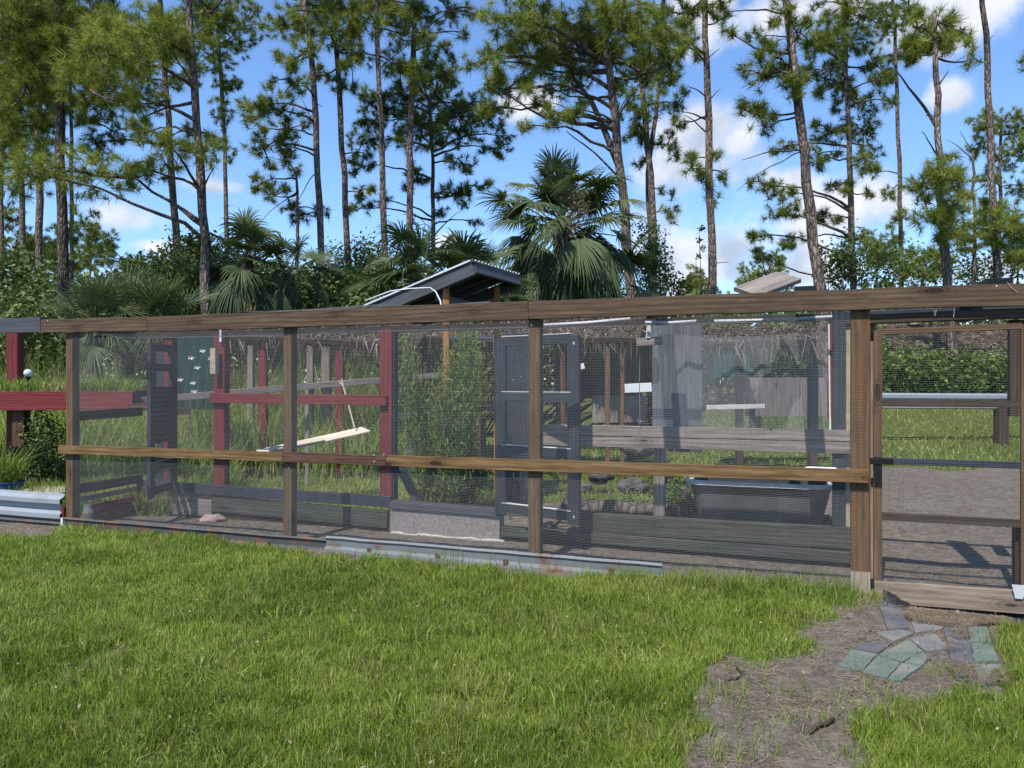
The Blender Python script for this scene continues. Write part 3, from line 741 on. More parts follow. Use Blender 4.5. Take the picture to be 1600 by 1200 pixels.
for k, (px, py, r, lb) in enumerate(((938, 745, .13, 'dark round rock just right of the door stile'), (990, 760, .16, 'flat grey rock in the weeds behind the log'), (1000, 700, .2, 'low grey rock seen under the grey beam'), (1045, 758, .13, 'rock beside the grey post behind the mesh'), (910, 770, .1, 'small rock at the foot of the door stile'))):
    c = W(px, py, 10.5); c.z = max(.08, c.z)
    o = rock(c, r, M['rock'], None, 'rock', (1.3, 1, .7)); tag(o, lb, 'rock', 'rocks behind the run')
ty = empty('old_tyre', W(845, 750, 9.2), 'small dark ring of coiled hose lying in the weeds behind the third post', 'hose')
mb = MB(); c = W(853, 752, 9.2)
for rr in (.1, .125, .15): mb.tube([c+Vector((math.cos(a)*rr, .02*math.sin(a*2), math.sin(a)*rr)) for a in np.linspace(0, 6.28, 26)], .009, 6)
mb.build('hose', M['black'], ty)

# hanging translucent screen panel at the right bays
scr = empty('screen_panel', FP(1160, BK+.02, 1.2), 'hazy grey insect screen hung behind the right hand bay', 'screen')
m_, nt_, p_, o_ = mat_new('grey_screen_cloth'); tr = N(nt_, 'ShaderNodeBsdfTransparent'); mxs = N(nt_, 'ShaderNodeMixShader')
g_ = objco(nt_, (1, 1, .3)); L(nt_, mth(nt_, 'ADD', mth(nt_, 'MULTIPLY', noise(nt_, g_, 3, 4), .3), .17), mxs.inputs[0])
p_.inputs['Base Color'].default_value = (.2, .215, .235, 1); p_.inputs['Roughness'].default_value = .8
L(nt_, tr.outputs[0], mxs.inputs[1]); L(nt_, p_.outputs[0], mxs.inputs[2]); L(nt_, mxs.outputs[0], o_.inputs[0]); M['screen'] = m_
mb = MB(); n_ = 40; rows = []
for i in range(n_+1):
    s = S(1018, BK)+(S(1296, BK)-S(1018, BK))*i/n_
    for j in range(9):
        z = .98 + (1.96-.98)*j/8 - (.05*math.sin(math.pi*i/n_) if j == 8 else 0)
        rows.append(tuple(F(s, BK+.03+.02*math.sin(i*1.1+j*.3), z)))
mb.add(rows, [(i*9+j, (i+1)*9+j, (i+1)*9+j+1, i*9+j+1) for i in range(n_) for j in range(8)])
mb.build('screen_cloth', M['screen'], scr, smooth=True)
board('edge_strip', FP(1297, BK-.02, 1.1), FP(1295, BK-.02, 2.0), .006, .012, M['white'], scr, up=FD)
# weathered corrugated plastic door panels behind
wp = empty('weathered_door', FP(1058, 1.5, 0), 'tall weathered grey plank door behind the grey post', 'door')
for k in range(5):
    px = 1027+k*15.5
    board('plank', FP(px, 1.5, .85), FP(px, 1.5+.005*(k % 2), 2.12), .02, .097, wood('slate_grey_planks', (.04,.045,.05), (.085,.092,.10), (.15,.16,.17)) if k == 0 else bpy.data.materials['slate_grey_planks'], wp, up=FD)
    px += 0
# fluorescent-like white pipes along the top
for k, (x0, y0, x1, y1, lb) in enumerate(((1008, 504, 1088, 502, 'short white pipe above the hanging lamp box'), (1116, 502, 1300, 495, 'long white pipe under the top rail in the right bay'), (850, 508, 985, 498, 'thin white pipe under the top rail just right of the third post'))):
    mb = MB(); a = FZ(x0, y0, BK-.25); b = FZ(x1, y1, BK-.2)
    mb.tube([a, a.lerp(b, .5)+Vector((0, 0, -.008)), b], .014, 8); o = mb.build('pipe', M['white'], smooth=True)
    tag(o, lb, 'pipe')
lb_ = empty('lamp_box', FZ(1014, 533, BK-.15), 'weathered pale wooden box with a wire hook hanging near the top of the back wall', 'box')
board('box', FZ(995, 535, BK-.15), FZ(1035, 532, BK-.15), .05, .07, M['greywood'], lb_)
mb = MB(); mb.tube([FZ(999, 530, BK-.15), FZ(1000, 518, BK-.15), FZ(1006, 508, BK-.15), FZ(1014, 505, BK-.15)], .004, 6); mb.build('hook', M['wire'], lb_)
mb = MB(); mb.tube([FZ(1014, 528, BK-.16), FZ(1014, 508, BK-.16)], [.03, .02], 10); mb.build('socket', M['tubrim'], lb_)
mb = MB(); mb.tube([FZ(1000, 530, BK-.1), FZ(999, 600, BK-.1), FZ(1000, 664, BK-.1)], .004, 5)
tag(mb.build('rod', M['wire']), 'thin upright steel rod hanging below the lamp box', 'rod')
mb = MB(); a = FZ(1287, 732, -.03); mb.tube([FZ(1256, 732, -.03), FZ(1262, 731.5, -.03), FZ(1304, 733, -.03), FZ(1310, 734, -.03)], [.006, .012, .012, .006], 8)
tag(mb.build('handle', M['white']), 'white plastic handle strip lying on the middle rail near the right post', 'handle')
# white scraps on far side
sg = []
for k, (x0, y0, x1, y1, lb) in enumerate(((976, 600, 1018, 614, 'white signboard leaning beyond the mesh in the middle right bay'), (1104, 633, 1195, 640, 'long pale grey shelf edge in the right bay'), (905, 569, 913, 578, 'small white tag right of the door stile'), (1042, 657, 1056, 664, 'white scrap above the grey beam'))):
    D = 11.0; a = W(x0, (y0+y1)/2, D); b = W(x1, (y0+y1)/2-2, D)
    e = empty('white_board', a, lb, 'board'); board('board', a, b, .02, (y1-y0)/FPX*D, M['white'] if k in (0, 2) else M['tubrim'], e)

# ------------------------------------------------------------------ small tin roofed hutch
A = W(735, 409, 9.0); 
RD = Vector((-.939, .345, -.336)); RE = Vector((.43, .903, 0)).normalized()
hut = empty('tin_roof_hutch', (A.x, A.y+.6, 0), 'small hutch with a sloping corrugated tin roof and charcoal fascia standing above the top rail', 'hutch')
LS, LE = 1.42, 1.30
mb = MB(); nn = 60
nrm = RD.cross(RE).normalized(); nrm = nrm if nrm.z > 0 else -nrm
v = []
for i in range(nn+1):
    t = LE*i/nn + -.0; amp = .015*math.cos(i/nn*2*math.pi*15)
    for s, up_ in ((-.04, 0), (LS+.03, 0)):
        v.append(tuple(A + RD*s + RE*(t) + nrm*(.012+amp)))
    for s, up_ in ((-.04, 0), (LS+.03, 0)):
        v.append(tuple(A + RD*s + RE*(t) + nrm*(.009+amp)))
mb.add(v, [(i*4, i*4+1, i*4+5, i*4+4) for i in range(nn)] + [(i*4+2, i*4+6, i*4+7, i*4+3) for i in range(nn)] + [(i*4, i*4+4, i*4+6, i*4+2) for i in range(nn)] + [(i*4+1, i*4+3, i*4+7, i*4+5) for i in range(nn)])
mb.build('roof_sheet', M['rooftin'], hut, smooth=False)
dn = -nrm
board('rake_board', A+RE*.03+dn*.085, A+RE*.03+RD*LS+dn*.085, .035, .15, M['fascia'], hut, up=nrm)
board('rake_board', A+RE*LE+dn*.085, A+RE*LE+RD*LS+dn*.085, .035, .15, M['fascia'], hut, up=nrm)
board('fascia', A+RE*.05+dn*.075+RD*.0, A+RE*(LE)+dn*.075+RD*.0, .035, .12, M['fascia'], hut, up=nrm)
board('fascia', A+RE*.05+dn*.085+RD*(LS-.02), A+RE*(LE-.02)+dn*.085+RD*(LS-.02), .035, .13, M['fascia'], hut, up=nrm)
for k in range(1, 4):
    board('rafter', A+RE*(LE*k/4)+dn*.055+RD*.03, A+RE*(LE*k/4)+dn*.055+RD*(LS-.04), .035, .07, M['fascia'], hut, up=nrm)
board('edge_flashing', A+RE*.0+nrm*.012, A+RE*.0+RD*LS+nrm*.012, .03, .022, M['rooftin'], hut, up=nrm)
board('deck', A+RE*(LE/2)+dn*.006+RD*.03, A+RE*(LE/2)+dn*.006+RD*(LS-.04), LE-.06, .008, M['darkboard'], hut, up=nrm)
for (px, t, s) in ((697, .12, .38), (751, 1.15, .22)):
    p = A+RE*t+RD*s; ztop = p.z-.06
    board('post', (p.x, p.y, 0), (p.x, p.y, ztop), .06, .075, M['orangewood'] , hut, up=(1, 0, 0))
board('brace', A+RE*.1+RD*.5-Vector((0,0,.22)), A+RE*1.0+RD*.4-Vector((0,0,.30)), .03, .1, M['fascia'], hut)
board('brace', A+RE*.06+RD*1.0-Vector((0,0,.22)), A+RE*.06+RD*.6-Vector((0,0,.1)), .02, .03, M['fascia'], hut)
mb = MB(); mb.tube([W(570, 470, 8.0), W(610, 455, 8.0), W(640, 451, 8.0), W(672, 449.5, 8.0), W(681, 456, 8.0), W(688, 470, 7.6), W(690, 481, 7.2)], .007, 7)
tag(mb.build('hose', M['white'], smooth=True), 'thin white hose looping over the top rail below the tin roof', 'hose')

# thin bits of twine and nails on the right rail
mb = MB(); mb.tube([FZ(1574, 441, -.05), FZ(1580, 449, -.055), FZ(1590, 457, -.05)], .0018, 4); mb.tube([FZ(1459, 478, -.03), FZ(1461, 494, -.03), FZ(1464, 480, -.03)], .0015, 4); mb.tube([FZ(1492, 478, -.03), FZ(1490, 496, -.03)], .0015, 4)
tag(mb.build('twine', M['palewood']), 'loose strands of pale twine hanging from the right hand top rail', 'twine', kind='stuff')

# ------------------------------------------------------------------ left: dark beam, planter and posts
lb2 = empty('dark_beam', FP(0, 0, 2.1), 'charcoal beam running on to the left of the brown top rail', 'beam')
board('beam', FP(-260, -.005, 2.15), FP(65.3, -.005, 2.135), .04, .16, M['fascia'], lb2)
DP = 9.7
pla = empty('planter', W(100, 625, DP), 'barn red raised planter box full of bright grass at the left edge', 'planter')
xa, xb = W(-120, 0, DP).x, W(208, 0, DP).x; z1p, z0p = W(0, 609.5, DP).z, W(0, 641, DP).z
board('front_board', (xa, DP, (z1p+z0p)/2+.01), (xb, DP, (z1p+z0p)/2+.01), .03, (z1p-z0p)-.05, M['red'], pla)
board('lower_lip', (xa, DP-.025, z0p+.012), (xb+.25, DP-.025, z0p+.03), .05, .04, M['red'], pla)
board('back_board', (xa, DP+.6, (z1p+z0p)/2), (xb, DP+.6, (z1p+z0p)/2), .03, (z1p-z0p), M['red'], pla)
board('end_board', (xb, DP+.02, (z1p+z0p)/2), (xb, DP+.58, (z1p+z0p)/2), .03, (z1p-z0p)-.01, M['fascia'], pla)
board('bottom_board', (xa, DP+.3, z0p+.03), (xb-.03, DP+.3, z0p+.03), .56, .03, M['redrail'], pla)
board('soil', (xa, DP+.3, z1p-.08), (xb-.03, DP+.3, z1p-.08), .56, .1, M['darkboard'], pla)
board('post', (W(24, 0, DP).x, DP+.12, -.05), (W(24, 0, DP).x, DP+.12, z0p+.01), .15, .15, M['redrail'], pla, up=(1, 0, 0))
board('post', (W(24, 0, DP+.75).x, DP+.75, -.05), (W(24, 0, DP+.75).x, DP+.75, 2.2), .15, .15, M['red'], pla, up=(1, 0, 0))
board('shelf_bracket', (xb-.05, DP-.03, z0p+.03), (xb+.38, DP+.12, z0p+.07), .05, .1, M['redrail'], pla)
mb = MB(); n = 2600
px_ = rng.uniform(xa+.02, xb-.05, n); py_ = rng.uniform(DP+.03, DP+.57, n)
hh = rng.uniform(.10, .26, n)*(1+.7*np.clip(vnoise(px_, py_, .4, 2)-.4, 0, 1)); tt = np.clip(.62+.25*rng.normal(size=n), .1, 1)
yel = (px_ > W(62, 0, DP).x) & (px_ < W(100, 0, DP).x) & (rng.random(n) < .6); tt = np.where(yel, .0, tt)
blades(mb, np.stack([px_, py_, np.full(n, z1p-.05)], 1), hh, .010, rng.uniform(.2, 1.1, n), tint=tt)
tag(mb.build('planter_grass', M['weed']), 'bright green and yellowing grass growing in the red planter', 'grass', kind='stuff')
gl = empty('globe_light', W(44, 610, DP+.1), 'clear glass globe solar light on a black stake in the planter', 'garden light')
c = W(44, 583, DP+.1)
bm = bmesh.new(); bmesh.ops.create_uvsphere(bm, u_segments=20, v_segments=14, radius=.052)
for f in bm.faces: f.smooth = True
me = bpy.data.meshes.new('globe'); bm.to_mesh(me); bm.free(); mm = simple('frosted_glass_globe', (.55,.6,.63), .08, 0, .25, 10, 0); mm.node_tree.nodes['Principled BSDF'].inputs['Transmission Weight'].default_value = .3; me.materials.append(mm)
o = bpy.data.objects.new('globe', me); C.objects.link(o); o.location = c; attach(o, gl)
mb = MB(); mb.tube([c-Vector((0,0,.045)), c-Vector((0,0,.075)), c-Vector((0,0,.08)), c-Vector((0,0,.24))], [.035, .03, .01, .008], 10); mb.build('stake', M['black'], gl)
pt = W(14, 760, 9.0); pt.z = 0
pot = empty('blue_pot', pt, 'dark blue glazed pot with arching grass at the lower left, behind the guardrail', 'pot')
mb = MB(); mb.tube([pt+Vector((0,0,z)) for z in (0,.02,.2,.34,.36,.36,.30)], [.11,.12,.16,.15,.17,.14,.13], 18); mb.build('pot', M['bluepot'], pot, smooth=True)
mb = MB(); n = 260; pp = np.array(pt)+np.stack([rng.normal(0,.05,n), rng.normal(0,.05,n), np.full(n,.31)],1)
blades(mb, pp, rng.uniform(.25,.6,n), .012, rng.uniform(.4,1.3,n), tint=rng.uniform(.2,.9,n)); o = mb.build('plant', M['weed'], pot)
sw = empty('garden_tray', W(68, 768, 8.9), 'pale slatted plastic tray lying behind the guardrail', 'tray')
a0 = W(68, 0, 8.9); 
for k in range(16): board('slat', (a0.x-.28+k*.038, 8.7, .26), (a0.x-.24+k*.038, 9.2, .27), .02, .012, M['palewood'], sw, seg=1)
board('frame_bar', (a0.x-.3, 8.7, .245), (a0.x+.34, 8.7, .245), .02, .015, M['palewood'], sw)
rb = empty('red_edging', W(70, 748, 10.6), 'low red edging board in the weeds under the planter', 'board')
board('board', W(60, 747, 10.3), W(165, 742, 10.6), .03, .1, M['redrail'], rb)

# net with white flower stakes
net = empty('shade_net', (-4.3, 11.6, 0), 'dark green shade cloth stretched behind the left bays', 'cloth')
mb = MB(); rows = []
for i in range(21):
    for j in range(7): rows.append((W(268, 0, 11.6).x + (W(345, 0, 11.6).x-W(268, 0, 11.6).x)*i/20, 11.6+.03*math.sin(i*1.3+j), 1.12+(2.3-1.12)*j/6))
mb.add(rows, [(i*7+j, (i+1)*7+j, (i+1)*7+j+1, i*7+j+1) for i in range(20) for j in range(6)]); mb.build('cloth', simple('green_shade_cloth', (.012,.04,.035), .9, 0, .3, 30, .3), net, smooth=True)
for px in (270, 343): p = W(px, 0, 11.66); board('pole', (p.x, 11.66, 0), (p.x, 11.66, 2.3), .04, .04, M['brownboard'], net, up=(1, 0, 0))
fpr = None
locs = [(317,548,'uppermost right'),(299,559,'uppermost left'),(308,574,'middle right'),(282,593,'lowest left'),(302,598,'lower right'),(303,611,'bottom one'),(330,560,'beside the beige block')]
for k, (px, py, wd) in enumerate(locs):
    p = W(px, py, 11.3)
    if fpr is None:
        e = empty('flower_stake', p, '', 'garden ornament', 'white flower stakes before the shade net')
        mb = MB(); 
        for a in np.linspace(0, 6.28, 6)[:-1]:
            mb.add([tuple(p), tuple(p+Vector((math.cos(a-.4)*.035, -.01, math.sin(a-.4)*.022))), tuple(p+Vector((math.cos(a)*.055, -.02, math.sin(a)*.03))), tuple(p+Vector((math.cos(a+.4)*.035, -.01, math.sin(a+.4)*.022)))], [(0,1,2,3)])
        mb.build('flower', M['white'], e)
        mb = MB(); mb.tube([p+Vector((0,.01,0)), p+Vector((-.05,.03,-.1)), p+Vector((-.09,.03,-.5)), p+Vector((-.09,.03,-p.z+.0))], .003, 4); mb.build('stem', M['wire'], e); fpr = e
    else: e = copy_tree(fpr); e.location = p; e.rotation_euler = (0, 0, random.uniform(-.4, .4))
    e['label'] = 'white flower on a wire stake, %s of the left cluster' % wd
# slanting grey pole rail
sp = empty('slanting_rail', W(460, 600, 10.6), 'long grey timber rail slanting up to the right behind the red posts', 'rail')
board('rail', W(205, 627, 9.8), W(700, 585, 12.2), .05, .085, M['greywood'], sp)
for px, py, D in ((480, 604, 11.2), (640, 592, 12)): p = W(px, py, D); board('post', (p.x, p.y, 0), (p.x, p.y, p.z), .05, .05, M['greywood'], sp, up=(1,0,0))
bb2 = empty('board_end', W(288, 640, 9.6), 'short brown board end poking out right of the left door', 'board'); board('board', W(262, 643, 9.5), W(298, 641, 9.6), .04, .09, M['brownboard'], bb2)
# ramp planks
rp = empty('ramp_plank', W(500, 690, 9.6), 'long bleached plywood ramp plank leaning up behind the second post', 'plank')
board('plank', W(405, 708, 9.3), W(572, 671, 10.0), .30, .018, M['palewood'], rp, up=(0, -.15, 1))
rp2 = empty('ramp_plank', W(460, 700, 9.5), 'shorter bleached plank lapped over the lower end of the ramp', 'plank')
board('plank', W(420, 702, 9.25), W(505, 686, 9.6), .16, .016, M['palewood'], rp2, up=(0, -.15, 1))
mb = MB(); mb.tube([W(554, 668, 9.9), W(546, 638, 9.95), W(537, 606, 10), W(534, 592, 10)], .010, 6); mb.tube([W(537, 604, 10), W(530, 596, 10.02)], .006, 5)
tag(mb.build('dry_stick', M['palewood']), 'thin pale dead stem standing up behind the ramp plank', 'stick')
for k,(px,py,r_) in enumerate(((500,600,.13),(620,605,.1))):
    pass
# thatched shelter(s)
def thatch(name, x0, y0, x1, y1, D0, D1, drop, depth, label, posts=(), n=2600, mats='red', fringe=.3):
    e = empty(name, W((x0+x1)/2, 600, (D0+D1)/2), label, 'shelter')
    a = W(x0, y0, D0); b = W(x1, y1, D1); t = (b-a).normalized(); o_ = Vector((-t.y, t.x, 0)).normalized()
    if o_.y < 0: o_ = -o_
    ridge = o_*depth + Vector((0, 0, drop))
    board('roof_slab', a+ridge*.5, b+ridge*.5, .08, ridge.length, M['brownboard'], e, up=ridge, warp=.01)
    mb = MB(); ln = (b-a).length
    u = rng.random(n)*ln; w_ = rng.random(n)**1.2
    P = np.array(a)+np.array(t)*u[:, None]+np.array(ridge)*w_[:, None]+np.array((0,0,.06)) + rng.normal(0, .02, (n, 3))
    # strands lie down the slope and hang at the eave
    h = rng.uniform(.15, fringe+.15, n); wd = rng.uniform(.006, .016, n)
    down = -np.array(ridge.normalized())*(w_ > .12)[:, None] + np.array((0, 0, -1.0))*(w_ <= .12)[:, None]
    down = down + rng.normal(0, .22, (n, 3)); down /= np.linalg.norm(down, axis=1)[:, None]
    sd_ = np.cross(down, rng.normal(size=(n, 3))); sd_ /= np.linalg.norm(sd_, axis=1)[:, None]; sd_ *= wd[:, None]
    v = np.stack([P-sd_, P+sd_, P+down*h[:, None]], 1).reshape(-1, 3)
    mb.add(v, None, np.arange(n)[:, None]*3+np.arange(3)[None], np.repeat(rng.random(n), 3))
    ob = mb.build('thatch', M['thatch'], e); ob['kind'] = 'stuff'
    for (px, D, w2, mt, ztop) in posts:
        p = W(px, 600, D); board('post', (p.x, p.y, -.05), (p.x, p.y, ztop), w2, w2, M[mt], e, up=(1, 0, 0))
    return e
thatch('thatched_shelter', 335, 528, 655, 540, 12.2, 12.0, .45, 1.6, 'low thatched shelter with red posts behind the left bays', ((411, 12.3, .13, 'red', 2.2), (531, 12.2, .12, 'red', 2.1), (392, 14, .1, 'greywood', 2.2), (485, 14.5, .12, 'greywood', 2.2), (510, 14.5, .16, 'greywood', 2.2)))
thatch('thatched_shelter', 648, 530, 1000, 532, 12.6, 11.8, .5, 1.8, 'thatched shelter roof with brown posts behind the middle bays', ((879, 12.2, .07, 'redrail', 2.1), (949, 12.0, .07, 'post', 2.1), (972, 12.0, .06, 'post', 2.3), (985, 13.5, .13, 'brownboard', 2.2), (748, 12.4, .10, 'post', 2.1)))
thatch('thatched_shelter', 1095, 540, 1340, 532, 11.0, 10.6, .3, 1.8, 'thatched shelter roof drooping behind the screened right bay', ((1155, 11.6, .1, 'brownboard', 2.0), (1270, 11.4, .12, 'brownboard', 2.0)), n=2600, fringe=.35)
thatch('thatched_shelter', 1372, 546, 1660, 546, 21.4, 21.4, .85, 2.5, 'long thatched roof with a straw fringe above the hedge behind the gate', ((1415, 22, .14, 'brownboard', 2.5), (1620, 22, .14, 'brownboard', 2.5)), n=3600, fringe=.45)
# dark shed walls / clutter behind the middle bays
def slabthing(name, x0, x1, y0, y1, D, t, mat, label, cat, n=1, gap=.004):
    e = empty(name, W((x0+x1)/2, 600, D), label, cat)
    za, zb = W(0, y1, D).z, W(0, y0, D).z
    xs_ = np.linspace(W(x0, 0, D).x, W(x1, 0, D).x, n+1)
    for i in range(n):
        xm = (xs_[i]+xs_[i+1])/2; board('plank' if n > 1 else 'panel', (xm, D+.004*(i % 2), za), (xm, D+.004*(i % 2), zb), t, xs_[i+1]-xs_[i]-gap, M[mat], e, up=(1, 0, 0), seg=2)
    return e
slabthing('plank_screen', 790, 826, 520, 790, 9.6, .03, 'navy', 'dark blue plank screen standing behind the mesh door', 'panel', 3)
slabthing('nest_box', 690, 770, 536, 548, 9.9, .4, 'darkboard', 'dark shelf unit with a white corrugated lid behind the tall shrub', 'box')
for px in (694, 749, 766):
    pass
cs = empty('corrugated_lid', W(730, 531, 9.8), 'white corrugated sheet roofing a dark nest box behind the shrub', 'roofing')
mb = MB(); a = W(690, 529, 9.7); nn = 50; v = []
for i in range(nn+1):
    x = a.x + (W(771, 0, 9.7).x-a.x)*i/nn; z = a.z+.008*math.cos(i*1.9)
    v += [(x, 9.65, z), (x, 10.2, z+.05), (x, 10.2, z+.056), (x, 9.65, z+.006)]
mb.add(v, [(i*4+j, i*4+(j+1) % 4, i*4+4+(j+1) % 4, i*4+4+j) for i in range(nn) for j in range(4)]); mb.build('sheet', M['white'], cs)
slabthing('teal_bin', 1110, 1165, 548, 590, 13.5, .5, 'teal', 'dark teal tank under the thatch behind the right bay', 'tank')
slabthing('dark_crate', 905, 960, 585, 620, 12.8, .4, 'darkboard', 'dark low cabinet between the posts beyond the mesh door', 'cabinet')
slabthing('grey_wall', 1165, 1290, 590, 650, 13.8, .08, 'greywood', 'grey board partition behind the screened right bay', 'partition', 6)
slabthing('plank_wall', 925, 1010, 618, 660, 12.6, .05, 'greywood', 'low grey plank partition beyond the mesh door', 'partition', 5)
bl = empty('blue_bench', W(680, 640, 10.8), 'dark slatted bench behind the green shrub', 'bench')
board('seat', W(625, 650, 10.8), W(770, 636, 11.4), .35, .06, M['fascia'], bl)
for px, D in ((640, 10.9), (755, 11.3)): p = W(px, 640, D); board('leg', (p.x, p.y, 0), (p.x, p.y, p.z-.08), .08, .08, M['fascia'], bl, up=(1, 0, 0))
pvc = empty('pvc_pipe', W(713, 650, 9.6), 'white plastic pipe elbow standing beside the shrub', 'pipe')
mb = MB(); mb.tube([W(704, 634, 9.6), W(712, 633, 9.6), W(714, 637, 9.6), W(713, 660, 9.6)], .016, 8); mb.build('pipe', M['white'], pvc)
dbr = empty('brace', FP(625, BK+.1, .4), 'slate diagonal brace leaning at the right of the second red post', 'brace'); board('brace', FP(613, BK+.06, .80), FP(652, BK+.12, .30), .03, .09, M['fascia'], dbr)

# ------------------------------------------------------------------ shingle path
shing = [
 ('green', 'shg', [[(770,540),(835,472),(945,490),(875,570)], [(880,572),(950,500),(1052,532),(985,602)], [(990,606),(1060,536),(1142,548),(1050,618)]], 'front strip of three green shingle tabs laid on the bare soil'),
 ('green', 'shg', [[(952,496),(1085,425),(1148,476),(1056,528)], [(1062,531),(1150,480),(1168,520),(1146,545)]], 'green shingle piece behind the front strip, pointing to the gate'),
 ('grey', 'shy', [[(1092,425),(1208,408),(1262,470),(1165,482)]], 'grey shingle right of the green ones with a dark edge'),
 ('grey', 'shy', [[(935,402),(1040,386),(1110,402),(1015,437)]], 'grey shingle behind the green ones, left of the gate path'),
 ('grey', 'shy', [[(1095,352),(1255,352),(1232,386),(1112,398)]], 'pale greenish shingle just below the pine straw under the gate'),
 ('dark', 'shd', [[(838,470),(872,446),(1008,442),(950,488)]], 'dark worn shingle half buried behind the green strip'),
 ('dark', 'shd', [[(1240,376),(1338,376),(1382,536),(1275,528)]], 'dark shingle strewn with straw in the middle of the path'),
 ('green', 'shg', [[(1345,375),(1432,378),(1452,446),(1358,446)], [(1361,450),(1454,450),(1487,530),(1382,534)]], 'column of two grey green tabs at the right of the path'),
 ('green', 'shg', [[(1387,540),(1492,538),(1540,622),(1396,628)]], 'dark green shingle nearest the grass at the right end of the path'),
 ('dark', 'shd', [[(1277,536),(1380,542),(1390,614),(1292,604)]], 'dark shingle left of the nearest green one'),
 ('dark', 'shd', [[(945,262),(1040,292),(1092,380),(992,384)]], 'dark grey felt piece running up to the right post'),
]
for k, (nm, mt, polys, lb) in enumerate(shing):
    pp = [[G(1040+x/2.857, 850+y/2.857) for x, y in pl] for pl in polys]
    c = sum((q for pl in pp for q in pl), Vector())/sum(len(pl) for pl in pp)
    e = empty('shingle', c, lb, 'shingle', 'shingles laid as a path')
    z = float(gz(np.array(c.x), np.array(c.y))) + .016 + .002*(k % 4)
    for j, pl in enumerate(pp):
        mb = MB(); cc = sum(pl, Vector())/len(pl)
        out = []
        for i in range(len(pl)):
            a, b = pl[i], pl[(i+1) % len(pl)]
            for t in (0, .25, .5, .75): q = a.lerp(b, t); out.append(q + (Vector((random.uniform(-.004,.004), random.uniform(-.004,.004), 0))))
        n_ = len(out); zz = [float(gz(np.array(p.x), np.array(p.y))) for p in out + [cc]]; tp_ = .009 + .0025*j + .002*(k % 4)
        mb.add([(p.x, p.y, zz[q]-.02) for q, p in enumerate(out)] + [(p.x, p.y, zz[q]+tp_) for q, p in enumerate(out)] + [(cc.x, cc.y, zz[-1]+tp_)],
               [(q, (q+1) % n_, n_+(q+1) % n_, n_+q) for q in range(n_)], [(n_+q, n_+(q+1) % n_, 2*n_) for q in range(n_)])
        mb.build('tab', M[mt], e)

# ------------------------------------------------------------------ pines
def tufts(mb, P, Dr, L_=.24, nn=34, w=.0105, tint=None):
    """needle tufts: P (n,3) bases, Dr (n,3) twig directions"""
    n = len(P); Dr = Dr/np.linalg.norm(Dr, axis=1)[:, None]
    r = rng.normal(size=(n, nn, 3)); r /= np.linalg.norm(r, axis=2)[..., None]
    d = Dr[:, None]*rng.uniform(.25, 1.3, (n, nn, 1)) + r
    d /= np.linalg.norm(d, axis=2)[..., None]
    base = P[:, None] - Dr[:, None]*rng.uniform(0, .20, (n, nn, 1))
    ln = L_*rng.uniform(.75, 1.15, (n, nn, 1))*rng.uniform(.8, 1.2, (n, 1, 1))
    sd_ = np.cross(d, rng.normal(size=(n, nn, 3))); sd_ /= np.linalg.norm(sd_, axis=2)[..., None]; sd_ *= w
    v = np.stack([base-sd_, base+sd_, base+d*ln-np.array((0, 0, .02))], 2).reshape(-1, 3)
    t = np.repeat(tint if tint is not None else rng.random(n), nn) + rng.normal(0, .07, n*nn)
    mb.add(v, None, np.arange(n*nn)[:, None]*3+np.arange(3)[None], np.repeat(np.clip(t, .1, 1), 3))

def interp_trunk(pts, z):
    for a, b in zip(pts[:-1], pts[1:]):
        if a.z <= z <= b.z: return a.lerp(b, (z-a.z)/(b.z-a.z))
    return pts[0] if z < pts[0].z else pts[-1]

